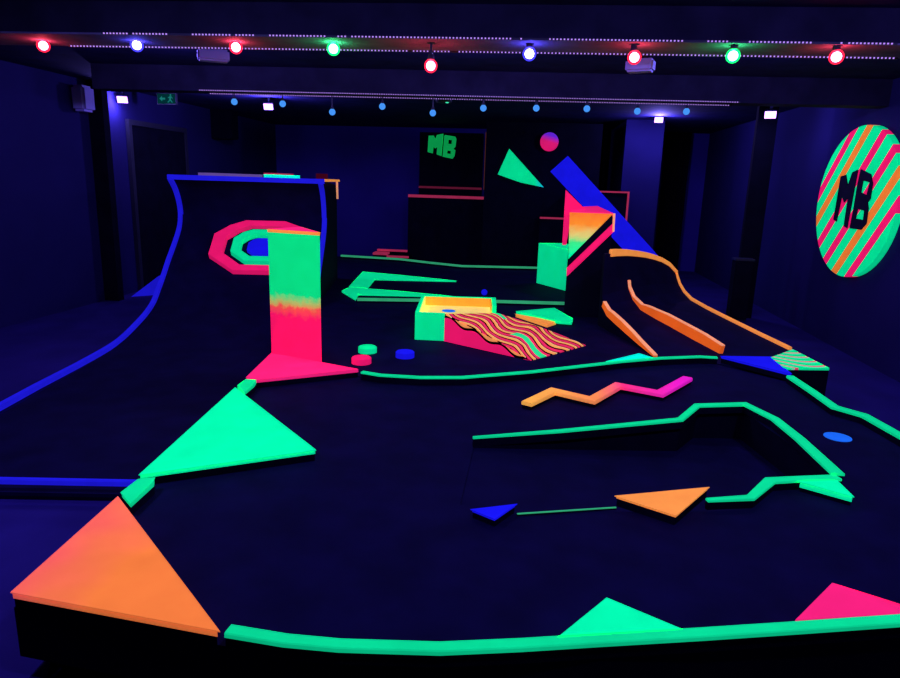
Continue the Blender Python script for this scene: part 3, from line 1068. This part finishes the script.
PY = 11.8
pp = [-0.856, 1.070]
ptb = ((pp[0] + pp[1]) / 2, PY, FLOOR)
t = thing('partition', ptb, 'tall black partition carrying the green triangle and the round disc', 'partition')
link('panel', B(pp[0], pp[1], PY, PY + 0.08, FLOOR, 2.62), M['black'], t, ptb)
link('edge_trim', B(pp[0] - 0.012, pp[0], PY - 0.01, PY + 0.02, 1.5, 2.45), fluor('faint_orange', s2l((120, 60, 60)), 0.4), t, ptb)
GT = [(-0.457, 2.189), (0.159, 1.572), (-0.243, 1.643), (-0.632, 1.765)]


def tri_paint(b):
    def f(nt):
        v, x, y, z = coords(nt, b)
        q = mth(nt, 'DIVIDE', mth(nt, 'SUBTRACT', x, GT[3][0]), GT[1][0] - GT[3][0])
        return ramp(nt, q, [(0.0, GREEN), (0.80, GREEN), (1.0, s2l((20, 190, 240)))])
    return fluor('green_cyan_paint', f)


gtb = (GT[0][0], PY, GT[3][1])
tag(link('wall_triangle', solid([GT], lambda x, z: (x, PY, z), lambda x, z: (x, PY - 0.03, z)), tri_paint(gtb), None, gtb),
    'green triangle with a cyan tip mounted on the black partition', 'wall shape')
DC = (0.206, 11.800, 2.317)


def dot_paint(b):
    def f(nt):
        v, x, y, z = coords(nt, b)
        q = mth(nt, 'ADD', mth(nt, 'MULTIPLY', mth(nt, 'SUBTRACT', z, DC[2]), 2.6), mth(nt, 'MULTIPLY', mth(nt, 'SUBTRACT', x, DC[0]), 0.7))
        return ramp(nt, mth(nt, 'ADD', q, 0.5), [(0.0, PINK), (0.50, s2l((240, 30, 130))), (0.78, s2l((110, 40, 240)))])
    return fluor('pink_violet_paint', f)


db = (DC[0], PY, DC[2])
tag(link('wall_disc', lathe([(0, 0), (0.152, 0), (0.152, 0.03), (0, 0.03)], 40, (DC[0], PY, DC[2]), Matrix.Rotation(math.radians(90), 4, 'X')), dot_paint(db), None, db),
    'round pink and violet disc mounted high on the black partition', 'wall shape')

# large black block with pink top edge, steps beside it
bt = [(-2.327, 12.600, 1.369), (-0.851, 12.600, 1.378)]
bb = ((bt[0][0] + bt[1][0]) / 2, 12.9, FLOOR)
t = thing('stage_block', bb, 'wide black block with a pink top edge below the green letters', 'block')
zt = bt[0][2]
link('body', B(bt[0][0], bt[1][0], 12.6, 13.3, FLOOR, zt - 0.05), M['black'], t, bb)
link('trim', B(bt[0][0], bt[1][0], 12.59, 12.63, zt - 0.05, zt), M['pink_dull'], t, bb)
link('top_board', B(bt[0][0], bt[1][0], 12.63, 13.3, zt - 0.05, zt - 0.01), M['black'], t, bb)
s1 = [(-2.913, 12.600, 0.323), (-2.331, 12.600, 0.308)]
stb = (s1[0][0], 12.6, FLOOR)
t = thing('low_step', stb, 'low black step with pink edges left of the wide black block', 'step')
link('body', B(s1[0][0], bt[0][0] - 0.005, 12.62, 13.0, FLOOR, s1[0][2] - 0.03), M['black'], t, stb)
link('trim', B(s1[0][0], bt[0][0] - 0.005, 12.60, 12.66, s1[0][2] - 0.03, s1[0][2] + 0.005), M['pink_dull'], t, stb)
s2 = [(-2.939, 12.300, 0.265), (-2.672, 12.300, 0.276), (-2.255, 12.300, 0.229)]
link('trim', B(s2[0][0], s2[1][0], 12.34, 12.60, s2[0][2] - 0.02, s2[0][2] + 0.02), M['pink_dull'], t, stb)
link('lower_step', B(s2[0][0], s2[2][0], 12.36, 12.60, FLOOR, s2[0][2] - 0.02), M['black'], t, stb)
link('trim', B(s2[1][0], s2[2][0], 12.33, 12.36, s2[2][2] - 0.02, s2[2][2] + 0.015), M['pink_dull'], t, stb)

# sign panel with the green letters
SY = 13.5
sp_ = [-2.281, -1.027]
sgb = ((sp_[0] + sp_[1]) / 2, SY, FLOOR)
t = thing('letter_sign', sgb, 'black panel with green MB letters at the back of the hall', 'sign')
zl = 1.504
link('panel', B(sp_[0], sp_[1], SY, SY + 0.06, FLOOR, 2.55), M['black'], t, sgb)
link('trim', B(sp_[0], sp_[1], SY - 0.03, SY, zl - 0.02, zl + 0.02), fluor('dim_pink', s2l((120, 30, 64)), 0.7), t, sgb)
lf0 = lambda x, z: (x, SY - 0.001, z)
lf1 = lambda x, z: (x, SY - 0.04, z)
M['letter_green'] = fluor('letter_green_paint', s2l((14, 190, 98)), 0.85)
o = link('letter', solid([[(-2.101, 2.483), (-2.003, 2.486), (-1.969, 2.424), (-1.938, 2.499), (-1.814, 2.527), (-1.842, 2.107), (-1.935, 2.137), (-1.926, 2.281), (-1.971, 2.249), (-2.005, 2.279), (-2.015, 2.154), (-2.114, 2.176)]], lf0, lf1), M['letter_green'], t, sgb)
o['label'] = 'green letter M'
o = link('letter', solid([[(-1.778, 2.503), (-1.578, 2.476), (-1.557, 2.433), (-1.572, 2.289), (-1.610, 2.251), (-1.570, 2.221), (-1.586, 2.107), (-1.624, 2.062), (-1.816, 2.095), (-1.794, 2.490)],
                          [(-1.713, 2.417), (-1.641, 2.412), (-1.646, 2.337), (-1.714, 2.338)],
                          [(-1.727, 2.217), (-1.655, 2.206), (-1.660, 2.149), (-1.735, 2.158)]], lf0, lf1), M['letter_green'], t, sgb)
o['label'] = 'green letter B'


# black curtains in the back right
def curtain(x0, x1, y, label, amp=0.05, waves=9):
    bm = bmesh.new()
    n = waves * 10
    rows = []
    for i in range(n + 1):
        f = i / n
        x = x0 + (x1 - x0) * f
        yy = y + amp * math.sin(f * waves * 2 * math.pi) + 0.4 * amp * math.sin(f * waves * 3.1 + 1)
        rows.append([bm.verts.new((x, yy, z)) for z in (FLOOR + 0.02, 1.2, CEIL - 0.01)])
    for a, b in zip(rows, rows[1:]):
        for i in (0, 1):
            bm.faces.new([a[i], b[i], b[i + 1], a[i + 1]])
    bmesh.ops.solidify(bm, geom=bm.faces[:], thickness=0.006)
    tag(link('curtain', bm, M['cloth'], None, (x0, y, FLOOR), smooth=True), label, 'curtain')


curtain(0.756, 1.934, 14.2, 'black pleated curtain at the back wall behind the blue board')
curtain(2.515, 3.013, 14.2, 'narrow black curtain at the right end of the back wall', waves=4)

# ------------------------------------------------------------------ round striped sign on the right wall
WX = XR - 0.06
E_C, E_A, E_B = (7.72, 1.522), 0.905, 0.785
sgn = (XR, E_C[0], E_C[1])
t = thing('round_sign', sgn, 'big round striped sign with dark MB letters on the right wall', 'sign')


def sign_paint(b):
    def f(nt):
        v, x, y, z = coords(nt, b)
        q = mth(nt, 'ADD', z, mth(nt, 'MULTIPLY', y, 1.05))
        q = mth(nt, 'DIVIDE', mth(nt, 'SUBTRACT', q, 8.2), 2.8)
        st = [(0.0, GREEN)]
        for c_, col in ((8.68, PINK), (9.05, s2l((244, 128, 56))), (9.43, PINK), (9.855, PINK), (10.28, s2l((244, 128, 56))), (10.63, PINK)):
            st.append(((c_ - 0.085 - 8.2) / 2.8, col))
            st.append(((c_ + 0.085 - 8.2) / 2.8, GREEN))
        return ramp(nt, q, st, 'CONSTANT')
    return fluor('striped_sign_paint', f)


NE = 64
EL = [(E_C[0] + E_A * math.cos(2 * math.pi * i / NE), E_C[1] + E_B * math.sin(2 * math.pi * i / NE)) for i in range(NE)]
link('board', solid([EL], lambda y, z: (XR, y, z), lambda y, z: (WX, y, z)), sign_paint(sgn), t, sgn)
ld0 = lambda y, z: (WX - 0.0005, y, z)
ld1 = lambda y, z: (WX - 0.012, y, z)
M['letter_dark'] = dark('dark_letter_paint', (0.010, 0.009, 0.02))
o = link('letter', solid([[(8.084, 1.795), (7.969, 1.812), (7.880, 1.691), (7.821, 1.834), (7.704, 1.860), (7.713, 1.699), (7.738, 1.251), (7.821, 1.269), (7.826, 1.572), (7.903, 1.518), (7.986, 1.588), (8.019, 1.307), (8.099, 1.325)]], ld0, ld1), M['letter_dark'], t, sgn)
o['label'] = 'dark letter M'
o = link('letter', solid([[(7.640, 1.863), (7.407, 1.809), (7.338, 1.717), (7.334, 1.566), (7.377, 1.531), (7.342, 1.473), (7.333, 1.321), (7.423, 1.254), (7.675, 1.253), (7.660, 1.438), (7.660, 1.699)],
                          [(7.552, 1.747), (7.398, 1.728), (7.420, 1.602), (7.556, 1.628)],
                          [(7.569, 1.460), (7.415, 1.447), (7.408, 1.355), (7.579, 1.362)]], ld0, ld1), M['letter_dark'], t, sgn)
o['label'] = 'dark letter B'

# ------------------------------------------------------------------ light strips on the beams
unit = bpy.data.meshes.new('diode')
bm = bmesh.new()
bmesh.ops.create_cube(bm, size=1.0)
bmesh.ops.scale(bm, verts=bm.verts, vec=(0.009, 0.006, 0.008))
bm.to_mesh(unit)
bm.free()
unit.materials.append(M['led'])


def led_strip(x0, x1, y, z, step, label, m, gaps=(), size=1.0):
    y = beam_y(y, m, (x0 + x1) / 2)
    b = ((x0 + x1) / 2, y, z)
    t = thing('led_strip', b, label, 'light strip', 'violet light strips on the ceiling beams')
    link('tape', B(x0 - 0.02, x1 + 0.02, y, y + 0.006, z - 0.006, z + 0.006), M['metal'], t, b)
    xs_ = []
    x = x0
    while x < x1:
        if not any(g0 < x < g1 for g0, g1 in gaps):
            xs_.append(x)
        x += step
    t.rotation_euler = (0, 0, math.atan(m))
    near = sorted(xs_, key=lambda v: abs(v + 0.3))
    first, rest = near[:100], near[100:]
    for xx in first:
        d_ = bpy.data.objects.new('diode', unit)
        COL.objects.link(d_)
        d_.parent = t
        d_.location = (xx - b[0], -0.003, 0)
        d_.scale = (size, 1, size)
    if rest:
        bm = bmesh.new()
        for xx in rest:
            h = 0.0043 * size
            box(bm, xx - h, xx + h, y - 0.006, y, z - h, z + h)
        o = link('diode_run', bm, M['led'], t, b)
        o['kind'] = 'stuff'


nx = [-2.918, 2.135, -2.737, -2.716, -2.465, -2.323, -2.050, -2.015, -1.876, -1.800, -1.412, -1.325, -1.264, -1.231, -0.185, -0.159, -0.121, 0.029, 0.361, 0.370, 0.884, 0.932, 1.039, 1.257, 1.650, 1.804, 1.843, 1.860]
led_strip(nx[0], nx[1], NB0 - 0.004, BZ + 0.007, 0.0228, 'upper dotted violet light strip along the front beam', NM,
          gaps=[(nx[2], nx[3]), (nx[4], nx[5]), (nx[6], nx[7]), (nx[8], nx[9]), (nx[10], nx[11]), (nx[12], nx[13]), (nx[14], nx[15]), (nx[16], nx[17]),
                (nx[20], nx[22] - 0.02), (nx[22] + 0.12, nx[23]), (nx[24], nx[25]), (nx[26], nx[27])])
mx_ = [-3.426, 2.337, -0.936, -0.901, -0.638, -0.588]
led_strip(mx_[0], mx_[1], NB1 - 0.03, BZ - 0.005, 0.0248, 'lower dotted violet light strip along the front beam', NM, gaps=[(mx_[2], mx_[3]), (mx_[4], mx_[5])])
fx = [-3.530, 1.976]
led_strip(fx[0], fx[1], FB0 - 0.004, FZB + 0.007, 0.024, 'upper dotted violet light strip along the second beam', FM, size=1.0)
fx = [-3.499, 1.942]
led_strip(fx[0], fx[1], FB1 - 0.05, FZB - 0.005, 0.025, 'lower dotted violet light strip along the second beam', FM, size=1.0)


# ------------------------------------------------------------------ bulbs
def bulb(c, mat_globe, mat_core, r, beam_z, label, group, tilt=0.0):
    t = thing('string_bulb', c, label, 'light bulb', group)
    rot = Matrix.Rotation(tilt, 4, 'Y')
    prof = [(0, -r)] + [(r * math.sin(a), -r * math.cos(a)) for a in [math.pi * k / 14 for k in range(1, 12)]] + [(r * 0.42, r * 1.0)]
    link('globe', lathe(prof, 20, c, rot), mat_globe, t, c, smooth=True)
    if mat_core:
        bm = bmesh.new()
        bmesh.ops.create_icosphere(bm, subdivisions=3, radius=r * 0.68, matrix=Matrix.Translation(c))
        link('glowing_core', bm, mat_core, t, c, smooth=True)
    sk = [(0, r * 0.8), (r * 0.48, r * 0.8), (r * 0.52, r * 1.1), (r * 0.40, r * 1.7), (0, r * 1.75)]
    link('socket', lathe(sk, 16, c, rot), M['metal'], t, c)
    bm = bmesh.new()
    zt = c[2] + r * 1.6
    if beam_z > zt:
        box(bm, c[0] - 0.006, c[0] + 0.006, c[1] - 0.006, c[1] + 0.006, zt, beam_z)
    box(bm, c[0] - 0.025, c[0] + 0.025, c[1] - 0.012, c[1] + 0.012, beam_z - 0.004, beam_z)
    link('hanger', bm, M['metal'], t, c)
    return t


SPEC = [((-3.521, 4.720, 2.465), 'red'), ((-2.813, 4.720, 2.473), 'blue'), ((-2.089, 4.720, 2.464), 'red'), ((-1.400, 4.720, 2.459), 'green'), ((-0.732, 4.720, 2.357), 'red'), ((-0.081, 4.720, 2.437), 'blue'), ((0.592, 4.720, 2.421), 'red'), ((1.201, 4.720, 2.435), 'green'), ((1.821, 4.720, 2.434), 'red')]
LBL = ['red bulb at the far left of the front beam, leftmost of the nine',
       'blue bulb second from the left on the front beam',
       'red bulb between the left blue and left green bulbs of the front beam',
       'green bulb in the left half of the front beam',
       'red bulb hanging lowest of all below the middle of the front beam',
       'blue bulb just right of the middle of the front beam',
       'red bulb between the right blue and right green bulbs of the front beam',
       'green bulb in the right half of the front beam',
       'red bulb at the right end of the front beam above the round sign']
for (c, nm), lab in zip(SPEC, LBL):
    bulb(c, BULB[nm][0], BULB[nm][1], 0.044, BZ, lab, 'coloured bulbs along the front beam', random.uniform(-0.15, 0.15))
FARB = [(-3.212, 7.163, 2.371), (-2.691, 7.193, 2.362), (-2.161, 7.223, 2.291), (-1.630, 7.253, 2.359), (-1.097, 7.282, 2.306), (-0.572, 7.312, 2.366), (-0.026, 7.342, 2.378), (0.491, 7.370, 2.384), (1.004, 7.398, 2.371), (1.496, 7.424, 2.379)]
ORD = ['leftmost', 'second from left', 'third from left', 'fourth from left', 'fifth from left', 'fifth from right', 'fourth from right', 'third from right', 'second from right', 'rightmost']
for c, w in zip(FARB, ORD):
    bulb(c, M['far_blue'], None, 0.033, FZB, 'small blue bulb under the second beam, %s of the ten' % w, 'small blue bulbs under the second beam')

# ------------------------------------------------------------------ black-light floods (visible lamps of the hall, then assumed and added unseen ones)
def flood(c, aim, energy, label, size=0.145, spot=150, point=False, group='violet flood lamps under the ceiling'):
    c = Vector(c)
    t = thing('uv_floodlight', c, label, 'flood lamp', group)
    dz = (Vector(aim) - c).normalized()
    q = dz.to_track_quat('-Z', 'Y').to_matrix().to_4x4()
    T = Matrix.Translation(c) @ q

    def part(name, dims, off_, mat, bev=0.0):
        bm = bmesh.new()
        bmesh.ops.create_cube(bm, size=1.0)
        bmesh.ops.scale(bm, verts=bm.verts, vec=dims)
        if bev:
            bmesh.ops.bevel(bm, geom=bm.edges[:], offset=bev, segments=2, affect='EDGES')
        bmesh.ops.transform(bm, matrix=T @ Matrix.Translation(off_), verts=bm.verts)
        return link(name, bm, mat, t, c)
    part('housing', (size, size * 0.72, 0.06), (0, 0, 0.035), M['black'], 0.008)
    part('lens', (size * 0.86, size * 0.56, 0.008), (0, 0, 0.0), M['uv_lens'])
    hb = c - dz * 0.05
    link('stem', B(hb.x - 0.012, hb.x + 0.012, hb.y - 0.012, hb.y + 0.012, hb.z, CEIL), M['black'], t, c)
    L = bpy.data.lights.new('uv_flood', 'POINT' if point else 'SPOT')
    L.energy = energy
    L.color = UV
    if not point:
        L.spot_size = math.radians(spot)
        L.spot_blend = 0.6
    L.shadow_soft_size = 0.07
    lo_ = bpy.data.objects.new('uv_flood', L)
    COL.objects.link(lo_)
    lo_.parent = t
    lo_.location = dz * (0.06 if point else 0.02)
    lo_.rotation_euler = q.to_euler()
    return t


for c, dx, e, lab in (((-5.474, 8.750, 2.544), 0.35, 50, 'violet flood lamp by the left column'),
                      ((-3.804, 9.600, 2.574), 0.15, 100, 'violet flood lamp left of the small blue bulbs at the back'),
                      ((1.873, 11.300, 2.654), -0.05, 110, 'violet flood lamp in front of the back curtains'),
                      ((2.779, 8.900, 2.512), -0.3, 24, 'violet flood lamp by the right column')):
    flood(c, (c[0] + dx, c[1] - 1, c[2] - 0.45), e, lab, point=True)
# assumed ceiling lamps, unseen out of frame, light the front of the hall
for x, y, ax, ay, e, w in ((-2.6, 2.0, -1.7, 3.4, 190, 'left'), (0.3, 1.4, 0.3, 3.6, 140, 'middle'), (2.4, 2.4, 1.6, 4.6, 140, 'right')):
    flood((x, y, 2.62), (ax, ay, 0.2), e, 'assumed unseen violet flood lamp above the front platform, %s of three' % w, spot=165)
for x, y, e, w in ((-3.2, 5.5, 80, 'left'), (-0.6, 5.5, 80, 'middle'), (1.8, 5.5, 80, 'right')):  # lamps added out of sight behind the beam to light the middle
    flood((x, y, 2.674), (x, y, 0), e, 'added violet flood lamp hidden flat on the ceiling behind the front beam, %s of three' % w, point=True)

# ------------------------------------------------------------------ small fittings
# wall speaker on the left wall
c = (-5.500, 7.956, 2.462)
t = thing('wall_speaker', (XL, c[1], c[2]), 'pale speaker box high on the left wall', 'speaker')
b = (XL, c[1], c[2])
bm = B(XL + 0.03, XL + 0.20, c[1] - 0.11, c[1] + 0.11, c[2] - 0.15, c[2] + 0.15)
bmesh.ops.bevel(bm, geom=bm.edges[:], offset=0.03, segments=3, affect='EDGES')
link('cabinet', bm, M['casing'], t, b)
link('bracket', B(XL, XL + 0.04, c[1] - 0.03, c[1] + 0.03, c[2] - 0.05, c[2] + 0.05), M['metal'], t, b)
bm = B(XL + 0.196, XL + 0.204, c[1] - 0.085, c[1] + 0.085, c[2] - 0.12, c[2] + 0.12)
link('grille', bm, M['casing'], t, b)


def ceil_box(c, dims, label, rot=0.0):
    t = thing('emergency_light', (c[0], c[1], CEIL), label, 'ceiling light', 'pale unlit light boxes behind the front beam')
    b = (c[0], c[1], CEIL)
    bm = bmesh.new()
    bmesh.ops.create_cube(bm, size=1.0)
    bmesh.ops.scale(bm, verts=bm.verts, vec=dims)
    bmesh.ops.bevel(bm, geom=bm.edges[:], offset=0.015, segments=2, affect='EDGES')
    bmesh.ops.transform(bm, matrix=Matrix.Translation(c) @ Matrix.Rotation(rot, 4, 'Z'), verts=bm.verts)
    link('casing', bm, M['casing'], t, b)
    link('mount', B(c[0] - 0.04, c[0] + 0.04, c[1] - 0.03, c[1] + 0.03, c[2] + dims[2] * 0.45, CEIL), M['metal'], t, b)


ceil_box((-2.580, 5.400, 2.525), (0.24, 0.12, 0.09), 'pale box under the ceiling by the left red bulb', 0.5)
ceil_box((0.726, 5.400, 2.481), (0.20, 0.12, 0.09), 'pale box under the ceiling below the right red bulb', -0.35)

# exit sign
c = (-5.161, 9.300, 2.626)
b = (c[0], c[1], CEIL)
t = thing('exit_sign', b, 'dim green exit sign under the ceiling at the back left', 'sign')
link('casing', B(c[0] - 0.14, c[0] + 0.14, c[1], c[1] + 0.05, c[2] - 0.075, c[2] + 0.075), M['metal'], t, b)
link('panel', B(c[0] - 0.13, c[0] + 0.13, c[1] - 0.004, c[1], c[2] - 0.066, c[2] + 0.066), M['exit_glow'], t, b)
sx = lambda L: [(c[0] + p[0], c[2] + p[1]) for p in L]
man = [(0.045, 0.030), (0.075, 0.035), (0.098, 0.010), (0.090, 0.000), (0.072, 0.018), (0.068, -0.010), (0.095, -0.045), (0.083, -0.052), (0.055, -0.022),
       (0.035, -0.050), (0.015, -0.048), (0.018, -0.038), (0.030, -0.038), (0.048, -0.008), (0.048, 0.018), (0.030, 0.005), (0.024, 0.012)]
bm = solid([sx(man)], lambda x, z: (x, c[1] - 0.0045, z), lambda x, z: (x, c[1] - 0.006, z))
hd = [(0.066 + 0.012 * math.cos(a), 0.050 + 0.012 * math.sin(a)) for a in [k * math.pi / 6 for k in range(12)]]
solid([sx(hd)], lambda x, z: (x, c[1] - 0.0045, z), lambda x, z: (x, c[1] - 0.006, z), bm)
link('running_figure', bm, M['exit_mark'], t, b)
arr = [(-0.10, 0.0), (-0.06, 0.035), (-0.06, 0.012), (-0.015, 0.012), (-0.015, -0.012), (-0.06, -0.012), (-0.06, -0.035)]
link('arrow', solid([sx(arr)], lambda x, z: (x, c[1] - 0.0045, z), lambda x, z: (x, c[1] - 0.006, z)), M['exit_mark'], t, b)
link('hanger', B(c[0] - 0.02, c[0] + 0.02, c[1] + 0.015, c[1] + 0.035, c[2] + 0.07, CEIL), M['metal'], t, b)

# status lamp
c = (-1.087, 8.400, 2.534)
b = (c[0], c[1], CEIL)
t = thing('smoke_detector', b, 'small ceiling unit with a green light above the MB letters', 'detector')
link('housing', lathe([(0, 0.0), (0.09, 0.0), (0.10, 0.02), (0.10, 0.06), (0, 0.06)], 24, (c[0] - 0.05, c[1], c[2])), M['metal'], t, b)
link('stem', B(c[0] - 0.07, c[0] - 0.03, c[1] - 0.02, c[1] + 0.02, c[2] + 0.05, CEIL), M['metal'], t, b)
link('indicator', lathe([(0, -0.012), (0.02, -0.006), (0.022, 0.0), (0, 0.004)], 12, (c[0], c[1] - 0.06, c[2] - 0.001)), M['status'], t, b)

# black box hanging near the back left corner
c = (-5.467, 11.500, 2.556)
b = (c[0], c[1], CEIL)
t = thing('hanging_speaker', b, 'large black box hanging under the ceiling at the back left', 'speaker')
bm = B(c[0] - 0.235, c[0] + 0.235, c[1], c[1] + 0.3, c[2] - 0.33, c[2] + 0.33)
bmesh.ops.bevel(bm, geom=bm.edges[:], offset=0.015, segments=2, affect='EDGES')
link('cabinet', bm, M['black'], t, b)
link('bracket', B(c[0] - 0.05, c[0] + 0.05, c[1] + 0.1, c[1] + 0.2, c[2] + 0.3, CEIL), M['metal'], t, b)

# low dark cabinet by the right column
c = (2.735, 9.000, 0.761)
b = (c[0], 9.08, FLOOR)
t = thing('low_cabinet', b, 'low dark cabinet in front of the right column', 'cabinet')
link('body', B(c[0] - 0.11, c[0] + 0.11, 9.0, 9.16, FLOOR + 0.03, c[2] - 0.025), M['black'], t, b)
link('top', B(c[0] - 0.12, c[0] + 0.12, 8.99, 9.165, c[2] - 0.025, c[2]), M['metal'], t, b)
link('door', B(c[0] - 0.10, c[0] + 0.10, 8.985, 9.0, FLOOR + 0.06, c[2] - 0.05), M['black'], t, b)
link('plinth', B(c[0] - 0.10, c[0] + 0.10, 9.02, 9.15, FLOOR, FLOOR + 0.03), M['metal'], t, b)

# ------------------------------------------------------------------ world, camera, view
w = bpy.data.worlds.new('World')
sc.world = w
w.use_nodes = True
w.node_tree.nodes['Background'].inputs[0].default_value = (0.0, 0.0, 0.0, 1)
cam = bpy.data.cameras.new('Camera')
cam.sensor_fit = 'HORIZONTAL'
cam.sensor_width = 36.0
cam.lens = 26.800
cam.clip_start = 0.05
co = bpy.data.objects.new('Camera', cam)
COL.objects.link(co)
Rm = Matrix(((0.992, 0.122, 0.029), (-0.056, 0.222, 0.974), (0.112, -0.968, 0.227))).transposed()
co.matrix_world = Matrix.Translation((0, 0, 1.600)) @ Rm.to_4x4()
sc.camera = co
vs_ = sc.view_settings
sc.display_settings.display_device = 'sRGB'
vs_.view_transform = 'Standard'
vs_.look = 'None'
vs_.exposure = 0.0
vs_.gamma = 1.0
vs_.use_curve_mapping = False
sc.cycles.max_bounces = 5
sc.cycles.diffuse_bounces = 3
sc.cycles.glossy_bounces = 2
sc.cycles.sample_clamp_indirect = 2.0
sc.cycles.use_denoising = True
